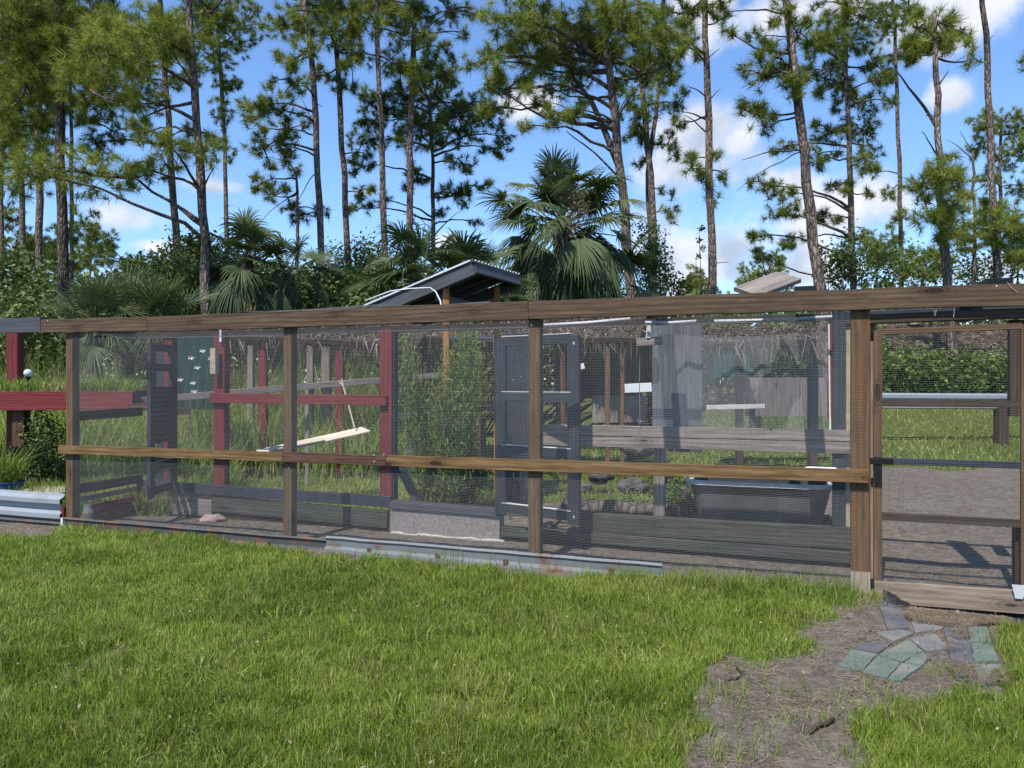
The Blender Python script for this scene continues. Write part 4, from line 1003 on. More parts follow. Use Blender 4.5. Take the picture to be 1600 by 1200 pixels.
def pine(label, trunk, D, wpx, pads, dead=(), vine=0, dens=1.0, tint=.5, top=-260, extra=True, bark_='bark', name='pine_tree', fork=None, tlen=.28, group=None, nn=54):
    tr = [W(px, py, D) for px, py in trunk]                     # top to bottom or bottom to top: sort by height
    tr.sort(key=lambda p: p.z)
    d0 = tr[1]-tr[0]; k = tr[0].z/max(.1, d0.z); base = tr[0]-d0*k; base.z = -.1
    tr = [base] + tr
    if top is not None:
        d1 = (tr[-1]-tr[-2]).normalized(); zt = W(0, top, D).z
        if zt > tr[-1].z: tr.append(tr[-1]+d1*((zt-tr[-1].z)/max(.3, d1.z)))
    # resample with slight bends
    ztop = tr[-1].z; zs = np.linspace(base.z, ztop, 22); pts = []
    for i, z in enumerate(zs):
        p = interp_trunk(tr, z).copy(); p.z = z
        if 0 < i < 21: p += Vector((random.gauss(0, .018), random.gauss(0, .03), 0))
        pts.append(p)
    R0 = wpx/FPX*D/2*1.08
    rad = [R0*(1.18 if i == 0 else 1)*(1-.72*(z-base.z)/(ztop-base.z)*(.75 if ztop > 12 else .9))*random.uniform(.95, 1.06) for i, z in enumerate(zs)]
    e = empty(name, Vector((base.x, base.y, 0)), label, 'pine tree' if name == 'pine_tree' else 'tree', group)
    mb = MB(); mb.tube(pts, rad, 12); mb.build('trunk', M[bark_], e, smooth=True)
    bm_ = MB(); fo_ = MB()
    if fork:
        fp = [W(px, py, D+.15*i) for i, (px, py) in enumerate(fork)]
        mb = MB(); mb.tube(fp, np.linspace(R0*.62, R0*.2, len(fp)), 10); mb.build('fork_trunk', M[bark_], e, smooth=True)
    def limb(a, b, r0, r1, sag=.0, n=7, mbx=bm_):
        ln = (b-a).length; pp = []
        k1, k2 = random.uniform(-.05, .05)*ln, random.uniform(-.05, .05)*ln
        for i in range(n+1):
            t = i/n; p = a.lerp(b, t); s_ = math.sin(math.pi*t)
            p += Vector((k1*math.sin(2*math.pi*t)*.6, k2*s_, (sag*ln)*s_ + random.gauss(0, .012*ln)*(0 < i < n))); pp.append(p)
        mbx.tube(pp, np.linspace(r0, r1, n+1), 6, False); return pp
    allp = [(p + (0,))[:5] for p in pads]
    if extra and top is not None and top < 0:
        x_ = trunk[-1][0] if trunk[-1][1] < trunk[0][1] else trunk[0][0]
        for k in range(7):
            allp.append((x_+random.uniform(-90, 90)*20/D, random.uniform(top-20, -45), random.uniform(30, 60)*22/D, random.uniform(20, 38)*22/D, 0))
    sat = []
    for (cx, cy, rx, ry, att) in allp:
        if rx > 18:
            for q_ in range(2): an = random.uniform(0, 6.28); sat.append((cx+math.cos(an)*rx*1.05, cy+math.sin(an)*ry*1.25, rx*random.uniform(.25, .45), ry*random.uniform(.35, .6), (cx, cy)))
    for (cx, cy, rx, ry, att) in allp + sat:
        dep = random.uniform(-1.3, 1.3)*min(1.6, rx/FPX*D*1.2+.3)
        c = W(cx, cy, D+dep)
        dx = abs(cx-interp_x(pts, c.z, D))
        ry = ry*1.15
        pc = None
        if isinstance(att, tuple): pc = W(att[0], att[1], D+random.uniform(-.3, .3)); att = 0
        if att > 0: za = W(0, att, D).z
        else: za = c.z - (dx*random.uniform(.10, .45) - 8)/FPX*D
        za = min(max(za, 2.5), ztop-.2); a = interp_trunk(pts, za) if pc is None else pc
        rr = np.array((rx/FPX*D, max(rx*.7, ry)/FPX*D, ry/FPX*D))
        tp_ = tlen/D*FPX*.8
        n = max(6, int(dens*rx*ry/(tp_*tp_)*3.3))
        lm = MB(); pp = limb(a, c, min(R0*.42, .012+.011*(c-a).length+.003*n**.5), .012, random.choice((-.08, .06, .1)), mbx=lm); lm.build('branch', M['barkdark'], e)
        u = rng.normal(size=(n, 3)); u /= np.linalg.norm(u, axis=1)[:, None]; u *= rng.random((n, 1))**.45
        P = np.array(c) + u*rr
        # secondary limbs
        nsec = max(2, int(n/12)); secs = []
        for q_ in range(nsec):
            tgt = Vector(P[random.randrange(n)].tolist()); st_ = pp[random.randint(max(1, len(pp)-4), len(pp)-1)]
            sp_ = limb(st_, st_.lerp(tgt, .85), .011, .006, .05, 3); secs += sp_
        sa = np.array([tuple(s) for s in secs] + [tuple(s) for s in pp[-3:]])
        ii = np.argmin(((P[:, None]-sa[None])**2).sum(2), axis=1)
        st2 = sa[ii]
        for j in range(n):
            if j % 3 == 0: bm_.tube([st2[j], st2[j]*.5+P[j]*.5+np.array((0, 0, -.02)), P[j]], [.006, .005, .004], 3, False)
        dr = P-st2; dr += rng.normal(0, .12, dr.shape) + np.array((0, 0, .22))*rng.random((n, 1))
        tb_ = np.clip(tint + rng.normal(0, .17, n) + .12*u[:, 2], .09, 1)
        tb_ = np.where(rng.random(n) < .025, .0, tb_)
        tufts(fo_, P, dr, tlen, nn, w=.0062*max(1, D/22)**.5*1.15, tint=tb_)
    for (x0, y0, x1, y1, r_) in dead:
        a = interp_trunk(pts, W(0, y0, D).z); lm = MB(); limb(a, W(x1, y1, D+random.uniform(-.6, .6)), r_, r_*.3, .05, 6, lm); lm.build('dead_branch', M['barkdark'], e)
    for k in range(7):                                           # broken stubs
        z = random.uniform(2.5, ztop*.8); a = interp_trunk(pts, z); an = random.uniform(0, 6.28); l_ = random.uniform(.15, .5)
        limb(a, a+Vector((math.cos(an)*l_, math.sin(an)*l_, random.uniform(-.1, .25)*l_)), .016, .008, 0, 3)
    if bm_.n: o = bm_.build('twigs', M['twig'], e); o['kind'] = 'stuff'
    if fo_.n: o = fo_.build('foliage', M['needle'], e); o['kind'] = 'stuff'
    if vine:
        v_ = MB(); n = vine; zz = rng.uniform(.5, 1.5+FPX*0+5.5, n)
        cs_ = np.array([tuple(interp_trunk(pts, z)) for z in zz]); cs_[:, 2] = zz
        cs_ += rng.normal(0, 1, (n, 3))*np.array((.22, .2, .1)); leaves(v_, cs_, rng.uniform(.07, .13, n), rng.random(n)); o = v_.build('vine', M['leafmid'], e); o['kind'] = 'stuff'
    return e
def interp_x(pts, z, D):
    p = interp_trunk(pts, z); return 800+FPX*p.x/p.y

pine('tall pine cut by the left edge of the picture', [(3, 480), (1, 200), (-4, 0)], 34, 9, [(-10,150,30,60),(15,340,25,25),(10,200,25,30),(5,60,40,50)], top=-150)
pine('slim pine, second from the left edge', [(38, 480), (32, 200), (22, 60)], 34, 10, [(28,180,40,40),(18,110,50,50),(55,55,50,45),(12,245,35,20),(40,140,40,30)], dens=1.1, top=-150)
pine('straight pine between two thinner ones at the left', [(60, 480), (62, 250), (60, 60)], 29, 12, [(66,225,45,28),(80,35,60,45),(35,15,50,35),(30,80,45,35),(95,160,45,30)], dens=1.1)
pine('thick dark pine with dense crown near the left edge', [(99, 470), (96, 250), (92, 100)], 22, 17, [(85,70,80,55),(40,130,60,40),(150,110,75,40),(200,60,70,45),(110,155,60,25),(20,30,60,50),(150,25,80,35),(55,195,45,22)], dens=1.25, tint=.55, bark_='barkdark')
pine('pine whose dense crown fills the upper left corner', [(-60, 480), (-50, 200), (-45, 0)], 24, 16, [(10,60,70,50),(60,20,70,40),(30,120,50,35),(110,95,60,30),(120,25,60,35),(10,220,40,25)], dens=1.1, tint=.55)
pine('thin pine close behind the thick left one', [(113, 470), (112, 250), (110, 130)], 36, 7, [(120,60,50,50),(130,350,22,22),(95,370,25,20),(135,400,20,22),(80,405,22,20)], top=-100)
pine('slender pine leaning left, left of the near pine', [(280, 470), (266, 230), (254, 60), (249, 0)], 27, 12, [(175,205,45,20),(230,125,50,25),(200,155,50,22),(150,225,35,15),(265,60,45,30),(290,110,35,15)], vine=700, tint=.42)
pine('nearest pine with a long crooked limb reaching left over bright needle tufts', [(323, 470), (313, 250), (303, 110), (293, 0)], 20, 16,
     [(125,268,112,36,350),(40,262,45,26,0),(205,262,30,20,300),(255,225,42,28,300),(320,238,30,24,320),(225,205,22,15,0),(230,55,85,45),(170,85,80,40),(330,20,60,35),(280,60,50,30),(345,222,16,14,0),(140,140,70,35,190)],
     dead=((312,160,225,185,.05),(318,355,235,300,.045),(308,150,270,80,.035),(320,300,335,262,.03)), dens=1.2, tint=.68)
pine('small slim pine right of the near one', [(356, 470), (350, 200), (341, 30)], 38, 8, [(346,172,20,22),(335,80,38,35),(372,45,45,30),(325,20,50,30),(350,130,22,16),(358,235,10,18)])
pine('broken pine stub with tufts on top in front of the palms', [(466, 480), (465, 300), (463, 262)], 26, 10, [(462,268,17,14),(470,335,38,14),(428,305,28,12),(412,285,22,10),(445,250,14,10),(500,330,18,9)], top=None, extra=False, tint=.5, dead=((465,300,405,350,.02),))
pine('straight pine with a bright needle tuft high up', [(506, 480), (496, 230), (487, 100), (477, 0)], 25, 12, [(480,80,26,22),(452,95,24,12),(430,170,48,22),(412,232,32,24),(392,168,22,16),(505,20,60,32),(440,45,40,22),(447,200,35,14),(440,225,24,14),(460,130,40,14)], dead=((497,205,468,150,.02),(500,270,462,320,.02)), tint=.58)
pine('pine with forked top between two straight pines', [(545, 440), (534, 220), (527, 90), (519, 0)], 27, 11, [(548,85,22,38),(515,50,48,28),(492,118,20,14),(560,15,55,28),(535,130,18,16),(510,5,50,20),(560,300,20,9),(575,240,12,10)], dead=((528,90,505,20,.03),(528,85,556,10,.03)), tint=.42)
pine('slim red barked pine left of the tin roof', [(604, 460), (597, 230), (590, 60), (588, 0)], 25, 11, [(585,30,50,26),(562,85,26,24),(612,100,26,24),(630,55,32,24),(575,140,16,12),(600,5,50,20)], dead=((596,110,640,70,.025),), tint=.55)
pine('pine with curved stem just right of the slim red barked pine', [(638, 420), (641, 230), (646, 90), (649, 0)], 26, 12, [(668,28,50,22),(705,18,48,18),(655,115,22,30),(690,72,26,20),(725,50,16,14),(620,20,40,22)], vine=500, dead=((648,60,715,10,.03),), tint=.5)
pine('bushy pine with spreading limbs right of the middle gap', [(677, 400), (676, 250), (670, 150)], 29, 9,
     [(592,188,30,22),(568,218,30,20),(682,150,46,32),(730,165,40,26),(660,215,40,24),(722,205,46,24),(762,182,32,18),(790,168,18,12),(630,150,32,20),(568,258,22,10),(722,255,34,10),(772,232,30,9),(793,212,18,8),(652,278,30,16),(702,300,30,15),(742,350,14,9),(590,158,28,18),(600,312,18,12),(562,326,20,8),(625,110,26,22),(650,185,40,20),(740,290,26,8),(690,330,14,10),(655,120,30,20),(700,115,30,22)],
     top=None, extra=False, dead=((677,370,720,330,.03),(677,360,640,330,.02)), tint=.40, dens=1.35)
pine('large near pine with a forked trunk in front of the tall fan palm', [(986, 470), (974, 300), (966, 240), (958, 150), (942, 40)], 20, 17,
     [(800,28,52,34),(860,40,60,38),(920,45,60,40),(980,40,60,40),(1030,55,38,38),(770,85,28,22),(830,100,48,26),(790,140,38,16),(762,128,22,14),(900,115,50,26),(1000,112,45,26),(950,88,50,26),(868,188,22,20),(838,160,18,12),(900,172,20,10),(735,100,18,14),(890,80,60,26),(830,60,50,26),(960,20,60,24),(1045,100,26,18),(820,195,14,8),(755,170,14,8),(860,140,40,12)],
     fork=[(968,262),(945,205),(925,160),(895,120),(870,60)], dead=((955,210,860,160,.03),(972,290,885,205,.035),(970,190,1040,90,.03)), dens=1.25, tint=.62)
pine('vine clad pine behind the forked trunk', [(1022, 455), (1018, 280), (1004, 160), (1000, 40)], 27, 12, [(1010,165,32,34),(1042,225,22,16),(982,150,26,26),(1002,258,18,12),(1047,330,16,20),(1000,205,24,18),(1040,300,16,10),(1055,160,20,20)], vine=1700, tint=.38)
pine('second slim stem in the vine clad group', [(1018, 455), (1012, 280), (1030, 130), (1035, 40)], 28, 9, [(1040,120,26,26),(1050,60,35,30),(1015,90,25,25)], vine=300, tint=.38)
pine('bare stemmed pine with dead side branches and loose low tufts', [(1113, 460), (1108, 250), (1104, 100), (1100, 0)], 23, 14, [(1078,62,22,24),(1068,22,38,22),(1115,5,30,16),(1080,262,20,16),(1117,298,17,22),(1133,272,12,14),(1062,190,18,12),(1082,250,18,12),(1045,65,15,14),(1135,25,14,10),(1120,240,10,12)],
     dead=((1106,190,1065,175,.035),(1104,90,1074,65,.04),(1106,155,1075,135,.028),(1108,160,1126,138,.025),(1104,95,1125,75,.022),(1109,210,1070,180,.03)), tint=.5)
pine('thick pine leaning left in the right half', [(1279, 445), (1262, 290), (1245, 150), (1236, 60), (1229, 0)], 20, 18, [(1232,15,30,20),(1190,90,26,20),(1195,120,34,20),(1170,175,20,14),(1195,200,22,16),(1250,52,26,14),(1140,50,14,12),(1235,130,20,14),(1215,90,26,16)],
     dead=((1249,130,1320,100,.05),(1230,20,1135,18,.03),(1258,235,1160,250,.028),(1255,235,1150,300,.02)), tint=.5)
pine('full pine with layered limbs behind the thick leaning one', [(1332, 445), (1328, 250), (1322, 100)], 27, 11,
     [(1312,128,34,24),(1340,160,45,28),(1300,208,36,18),(1350,208,34,22),(1292,62,45,28),(1262,108,40,18),(1368,98,24,20),(1228,228,22,10),(1202,290,28,18),(1220,332,38,13),(1280,342,28,10),(1192,370,20,9),(1195,402,24,10),(1350,248,24,15),(1280,240,28,16),(1370,235,16,10),(1180,60,16,14),(1385,120,16,12),(1330,60,40,24),(1230,300,16,12),(1305,290,24,10),(1360,300,14,10),(1240,372,20,9),(1330,15,50,20)],
     vine=700, tint=.47, dens=1.25, top=-60)
pine('very slim straight pine right of the full one', [(1408, 440), (1404, 230), (1397, 30)], 33, 8, [(1388,38,30,24),(1402,88,28,18),(1352,25,32,22),(1374,122,20,14),(1390,302,18,14),(1407,330,16,16),(1370,268,12,8),(1420,10,30,18),(1428,80,16,14)], dead=((1404,170,1372,140,.02),), tint=.5, top=-60)
pine('thick short pine whose round crown ends below the picture top', [(1480, 440), (1468, 250), (1464, 130), (1462, 70)], 20, 17, [(1465,36,32,26),(1492,48,26,22),(1442,68,24,18),(1516,92,17,14),(1432,44,20,18),(1470,268,42,22),(1502,292,32,20),(1438,290,32,20),(1450,335,36,22),(1482,352,36,18),(1425,90,14,10),(1470,62,30,18),(1495,320,30,16)],
     top=20, extra=False, dead=((1467,200,1400,110,.05),(1467,250,1440,205,.028),(1465,140,1482,110,.03)), tint=.66, dens=1.35)
pine('bare slim pine at the right with no low branches', [(1553, 340), (1547, 200), (1541, 60), (1536, 0)], 25, 12, [(1556,342,38,18),(1582,330,22,18),(1572,362,38,16),(1535,372,30,14)], tint=.62)
pine('broken topped pine in the right hand undergrowth', [(1523, 440), (1522, 300), (1520, 235)], 27, 9, [(1532,352,28,18),(1508,382,36,14),(1545,330,20,12)], top=None, extra=False, dead=((1521,250,1478,218,.025),(1521,240,1500,205,.02),(1521,300,1560,285,.02)), tint=.5)
pine('pale distant pine with a rounded crown at the right edge', [(1560, 440), (1562, 300), (1565, 180)], 42, 8, [(1540,200,28,16),(1570,188,34,18),(1592,232,24,24),(1562,250,30,20),(1525,232,18,16),(1590,290,18,24),(1545,285,20,16),(1600,200,25,22)], top=None, extra=False, tint=.6)
pine('pine tuft reaching in at the right edge', [(1650, 440), (1648, 200), (1640, 0)], 24, 14, [(1602,92,14,16),(1640,60,30,40),(1610,370,26,16),(1600,400,20,20)], tint=.5)
# background pines, small
for k, (x, y, D, w_) in enumerate(((1105,432,55,5),(1195,425,60,5),(1370,395,45,6),(1440,405,48,6),(1395,420,52,5),(1590,385,46,6),(25,395,46,6),(140,390,44,6),(75,410,48,5),(190,400,50,5))):
    pads = [(x+random.uniform(-32, 32), y+random.uniform(-25, 25), random.uniform(14, 26), random.uniform(9, 16)) for _ in range(7)]
    pine('small far pine standing %s' % ['far right of the palm', 'beyond the grey plank', 'behind the very slim pine', 'behind the thick short pine', 'left of the thick short pine', 'at the right edge', 'in the left corner gap', 'right of the thick left pine', 'between the left stems', 'behind the palmetto'][k], [(x, y+40), (x+2, y)], D, w_, pads, top=None, extra=False, tint=.62 if x > 900 else .4, dens=.9, group='small far pines')

# ------------------------------------------------------------------ palms
def frond(mb, c, az, el, petiole=1.2, blade=.95, nl=38, spread=R(128), tint=.5, grav=.45, fold=.35, roll=0.0, wl=.021):
    d = Vector((math.cos(az)*math.cos(el), math.sin(az)*math.cos(el), math.sin(el)))
    pp = []; p = Vector(c); dd = d.copy(); ns = 6
    for i in range(ns+1):
        pp.append(p.copy()); dd = (dd + Vector((0, 0, -grav*.10*petiole))).normalized(); p = p + dd*petiole/ns
    mb.tube(pp, np.linspace(.022, .011, ns+1), 4, False, tint=.75)
    s_ = dd.cross(Vector((0, 0, 1)));  s_ = s_.normalized() if s_.length > .1 else Vector((1, 0, 0))
    s_ = (Matrix.Rotation(roll, 3, dd) @ s_); nn_ = s_.cross(dd).normalized()
    base = np.array(pp[-1]); D_, S_, N_ = np.array(dd), np.array(s_), np.array(nn_)
    a = np.linspace(-spread, spread, nl) + rng.normal(0, .02, nl)
    ln = blade*(.62+.38*np.cos(a*.6))*rng.uniform(.9, 1.08, nl)
    dirs = np.cos(a)[:, None]*D_ + np.sin(a)[:, None]*S_ + N_*(fold*np.abs(np.sin(a)))[:, None]*.7
    dirs /= np.linalg.norm(dirs, axis=1)[:, None]
    sd_ = np.cross(dirs, N_); sd_ /= np.linalg.norm(sd_, axis=1)[:, None]
    rows = []
    fr = np.array([0, .3, .62, .85, 1.0]); wd = np.array([.35, 1, .8, .42, .0])*wl
    g = rng.uniform(.7, 1.5, nl)*grav
    for f, w_ in zip(fr, wd):
        q_ = base + dirs*(ln*f)[:, None] - np.array((0, 0, 1.0))*(g*ln*f**2.4)[:, None]
        rows += [q_-sd_*w_, q_+N_*w_*.5, q_+sd_*w_]
    v = np.stack(rows, 1).reshape(-1, 3)
    b = np.arange(nl)[:, None]*15; q = []
    for r_ in range(4):
        for c_ in (0, 1): q.append(b + np.array([r_*3+c_, r_*3+c_+1, r_*3+c_+4, r_*3+c_+3])[None])
    tt = np.clip(tint+rng.normal(0, .08, nl), .1, 1)
    mb.add(v, np.concatenate(q), None, np.repeat(tt, 15))

def fan_palm(name, base, ctr, n, label, petiole=(1.0, 1.7), blade=.95, skirt=10, el_range=(-.75, 1.35), trunk_r=.2, grav=.34, tintc=.5, cat='palm tree', nl=38, wl=.021):
    e = empty(name, Vector((base.x, base.y, 0)), label, cat)
    if trunk_r:
        mb = MB(); pts = [base.lerp(ctr, t) for t in np.linspace(0, 1, 9)]; mb.tube(pts, [trunk_r*random.uniform(.9, 1.1) for _ in pts], 12); mb.build('trunk', M['palmtrunk'], e)
    for k in range(n):
        t = (k+.5)/n; el = el_range[1] + (el_range[0]-el_range[1])*t**.9 + random.gauss(0, .17); az = k*2.399+random.gauss(0, .35)
        mb = MB(); pl_ = random.uniform(*petiole)*(1-.15*(el > 1))
        frond(mb, ctr + Vector((0, 0, random.uniform(-.3, .15) - .25*t)), az, el, pl_, blade*random.uniform(.85, 1.1), nl=nl, tint=np.clip(tintc+.22*(el > .5)*random.random()-.12*(el < -.2)*random.random()+random.gauss(0, .08), .15, .95), grav=(grav+.30*(el < .15))*random.uniform(.7, 1.4), roll=random.uniform(-.6, .6) if el > .15 else random.uniform(-1.3, 1.3), wl=wl*random.uniform(.8, 1.15), spread=R(random.uniform(108, 135)) if el > .15 else R(random.uniform(50, 100)))
        mb.build('frond', M['palm'], e)
    for k in range(skirt):
        mb = MB(); frond(mb, ctr+Vector((0, 0, -.5)), k*2.399+.7, random.uniform(-1.25, -.8), random.uniform(.5, 1.1), blade*.85, nl=24, spread=R(random.uniform(35, 75)), roll=random.uniform(-1.5, 1.5), tint=rng.random(), grav=1.0, wl=wl*.9)
        mb.build('dead_frond', M['deadpalm'], e)
    return e
D = 17.0; cc = W(878, 345, D); bb = Vector((W(885, 0, D).x, D+.1, -.1))
pm = fan_palm('fan_palm', bb, cc, 88, 'tall fan palm with drooping green and brown fronds in the centre behind the tin roof', (.6, 1.45), .74, 26, (-1.05, 1.4), .2, tintc=.5)
mb = MB(); n = 500; P = np.array(W(902, 335, D-.6)) + rng.normal(0, 1, (n, 3))*np.array((.13, .13, .2)); leaves(mb, P, .06, rng.random(n)); o = mb.build('seed_cluster', M['deadpalm'], pm); o['kind'] = 'stuff'
D = 20.5; cc = W(385, 400, D)
fan_palm('fan_palm', Vector((cc.x+.1, D, -.1)), cc, 26, 'smaller fan palm with some dead hanging fronds behind the near pine', (.6, 1.0), .75, 11, (-.9, 1.35), .18, tintc=.4)
cc = W(452, 430, 21); fan_palm('fan_palm', Vector((cc.x, 21, -.1)), cc, 18, 'low fan palm beside the broken pine stub', (.7, 1.0), .85, 4, (-.6, 1.3), .16, tintc=.42)
cc = W(660, 440, 14.5); fan_palm('fan_palm', Vector((cc.x, 14.5, -.1)), cc, 26, 'dark fan palm rising behind the slope of the tin roof', (.6, 1.0), .85, 3, (-.4, 1.3), .16, tintc=.38)
cc = W(728, 452, 15.5); fan_palm('fan_palm', Vector((cc.x, 15.5, -.1)), cc, 20, 'dark fan palm directly behind the peak of the tin roof', (.7, 1.0), .85, 2, (-.3, 1.3), .16, tintc=.36)
cc = W(960, 440, 18.5); fan_palm('fan_palm', Vector((cc.x, 18.5, -.1)), cc, 18, 'shadowy fan palm low behind the forked pine', (.7, 1.1), .85, 6, (-.8, 1.2), .16, tintc=.35)
for k, (px, py, D, lb) in enumerate(((150, 492, 15, 'left'), (200, 482, 16, 'middle'), (250, 488, 15.5, 'right'))):
    cc = W(px, py, D); pass
    fan_palm('palmetto', Vector((cc.x, D, 0)), cc, 24, 'spiky saw palmetto, %s one of the clump above the left end of the rail' % lb, (.3, .6), .75, 0, (-.1, 1.45), .12, grav=.12, tintc=.5, cat='palmetto', nl=26, wl=.013)

# ------------------------------------------------------------------ undergrowth
def shrub(name, label, clumps, size=.12, mat='leafmid', n=2600, stems=5, cat='shrub', flat=.3, dens=None, group=None):
    """clumps: (cx,cy,rx,ry,D) ellipsoids of leaves"""
    c0 = clumps[0]; b = W(c0[0], 600, c0[4]); e = empty(name, Vector((b.x, b.y, 0)), label, cat, group)
    mb = MB(); sb = MB(); tot = sum(c[2]*c[3] for c in clumps)
    for (cx, cy, rx, ry, D) in clumps:
        c = np.array(W(cx, cy, D)); rr = np.array((rx, max(rx, ry)*.75, ry))/FPX*D
        k = max(60, int(n*rx*ry/tot)); ns = max(4, k//45)
        u = rng.normal(size=(ns, 3)); u /= np.linalg.norm(u, axis=1)[:, None]; u *= rng.random((ns, 1))**.4
        sc = c+u*rr; w_ = rng.integers(0, ns, k)
        P = sc[w_] + rng.normal(0, 1, (k, 3))*min(rr.min()*.3, .38)
        P[:, 2] = np.maximum(P[:, 2], .03)
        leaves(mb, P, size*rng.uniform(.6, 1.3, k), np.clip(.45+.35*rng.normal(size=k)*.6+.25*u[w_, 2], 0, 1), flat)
        for q_ in range(stems):
            t = Vector((c + rng.normal(0, .5, 3)*rr).tolist()); r0 = Vector((b.x+(t.x-b.x)*.5+random.gauss(0, .2), t.y, 0)); m_ = r0.lerp(t, .5)+Vector((random.gauss(0, .1), 0, .1))
            sb.tube([r0, m_, t], [.03, .02, .008], 5, False)
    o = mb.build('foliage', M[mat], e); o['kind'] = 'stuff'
    o = sb.build('stems', M['twig'], e); o['kind'] = 'stuff'; return e
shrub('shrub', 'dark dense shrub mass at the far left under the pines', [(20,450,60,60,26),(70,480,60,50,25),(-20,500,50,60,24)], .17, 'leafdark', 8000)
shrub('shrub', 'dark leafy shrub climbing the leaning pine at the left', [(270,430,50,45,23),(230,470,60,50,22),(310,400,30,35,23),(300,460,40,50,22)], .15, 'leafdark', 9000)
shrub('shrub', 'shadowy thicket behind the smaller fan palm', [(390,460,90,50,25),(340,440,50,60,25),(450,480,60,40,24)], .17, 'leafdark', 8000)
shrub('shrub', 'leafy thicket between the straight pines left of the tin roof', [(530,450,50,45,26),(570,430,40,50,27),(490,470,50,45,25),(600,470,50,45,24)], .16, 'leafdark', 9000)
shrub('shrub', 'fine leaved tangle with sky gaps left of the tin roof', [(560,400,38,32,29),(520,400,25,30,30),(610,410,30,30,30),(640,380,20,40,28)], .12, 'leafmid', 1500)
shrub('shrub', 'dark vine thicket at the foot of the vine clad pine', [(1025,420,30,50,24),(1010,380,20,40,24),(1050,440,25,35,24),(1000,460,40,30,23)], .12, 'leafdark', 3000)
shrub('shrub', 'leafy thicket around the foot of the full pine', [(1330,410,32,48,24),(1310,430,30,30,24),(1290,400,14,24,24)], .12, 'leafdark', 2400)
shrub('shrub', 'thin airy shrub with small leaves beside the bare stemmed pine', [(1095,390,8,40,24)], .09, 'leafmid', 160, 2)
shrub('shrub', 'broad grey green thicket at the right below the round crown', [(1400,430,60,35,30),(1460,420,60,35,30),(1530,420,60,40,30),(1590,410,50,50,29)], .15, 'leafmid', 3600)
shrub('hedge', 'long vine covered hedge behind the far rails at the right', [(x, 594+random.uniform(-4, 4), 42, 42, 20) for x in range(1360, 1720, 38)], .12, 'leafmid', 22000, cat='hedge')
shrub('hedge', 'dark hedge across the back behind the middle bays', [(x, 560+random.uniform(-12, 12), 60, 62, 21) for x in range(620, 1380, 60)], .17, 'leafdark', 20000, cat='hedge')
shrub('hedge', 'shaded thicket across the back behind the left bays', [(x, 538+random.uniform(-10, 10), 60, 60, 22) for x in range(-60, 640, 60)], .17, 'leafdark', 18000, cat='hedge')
# feathery tall shrub just behind the run
def feathery(label, px0, px1, ytop, ybot, D, n, mat='leafmid'):
    b = W((px0+px1)/2, 600, D); e = empty('feathery_shrub', Vector((b.x, b.y, 0)), label, 'shrub'); mb = MB(); sb = MB()
    for k in range(22):
        x0 = W(random.uniform(px0+25, px1-25), 0, D).x; x1 = W(random.uniform(px0, px1), 0, D).x; zt = CAMH+(600-random.uniform(ytop, ytop+120))/FPX*D
        y_ = D+random.uniform(-.3, .3); p0 = Vector((x0, y_, 0)); p1 = Vector((x1, y_+random.uniform(-.2, .2), zt)); pts = [p0, p0.lerp(p1, .5)+Vector(((x0-x1)*.15, 0, 0)), p1]
        sb.tube(pts, [.014, .009, .004], 5, False)
        m = n//22; t = rng.random(m)**.75; P = np.array(p0)[None]*(1-t)[:, None]+np.array(p1)[None]*t[:, None]+rng.normal(0, .075, (m, 3))
        P[:, 2] = np.maximum(P[:, 2], .05)
        a = rng.normal(0, 1, (m, 3))*.7+np.array((0, 0, .9)); a /= np.linalg.norm(a, axis=1)[:, None]; sd_ = np.cross(a, rng.normal(size=(m, 3))); sd_ /= np.linalg.norm(sd_, axis=1)[:, None]
        l_ = rng.uniform(.05, .13, (m, 1)); v = np.stack([P, P+a*l_*.5+sd_*.006, P+a*l_, P+a*l_*.5-sd_*.006], 1).reshape(-1, 3)
        mb.add(v, np.arange(m)[:, None]*4+np.arange(4)[None], None, np.repeat(np.clip(rng.normal(.8, .25, m), 0, 1), 4))
    o = mb.build('foliage', M[mat], e); o['kind'] = 'stuff'; o = sb.build('stems', M['twig'], e); o['kind'] = 'stuff'
feathery('tall feathery bright green shrub growing behind the stucco kerb', 622, 755, 505, 780, 8.7, 13000)
shrub('shrub', 'small leafy bush at the foot of the tall feathery shrub', [(735,735,34,38,8.9),(700,760,30,25,8.8)], .05, 'leafmid', 2200)
shrub('shrub', 'dark bushy weed under the red planter by the first post', [(70,690,32,48,9.9),(90,720,26,35,9.8),(45,720,20,35,9.8)], .045, 'leafdark', 4200)
shrub('shrub', 'broad leaved weeds in front of the trough and the log', [(930,800,40,18,7.9),(990,795,45,16,8.0),(1080,800,38,16,7.8),(1150,812,40,10,7.6),(1300,815,20,12,7.2)], .045, 'leafmid', 3600, 2)
shrub('shrub', 'green weeds between the grey post and the trough', [(1068,770,28,28,9.6),(1040,740,25,20,10)], .05, 'leafmid', 1100)

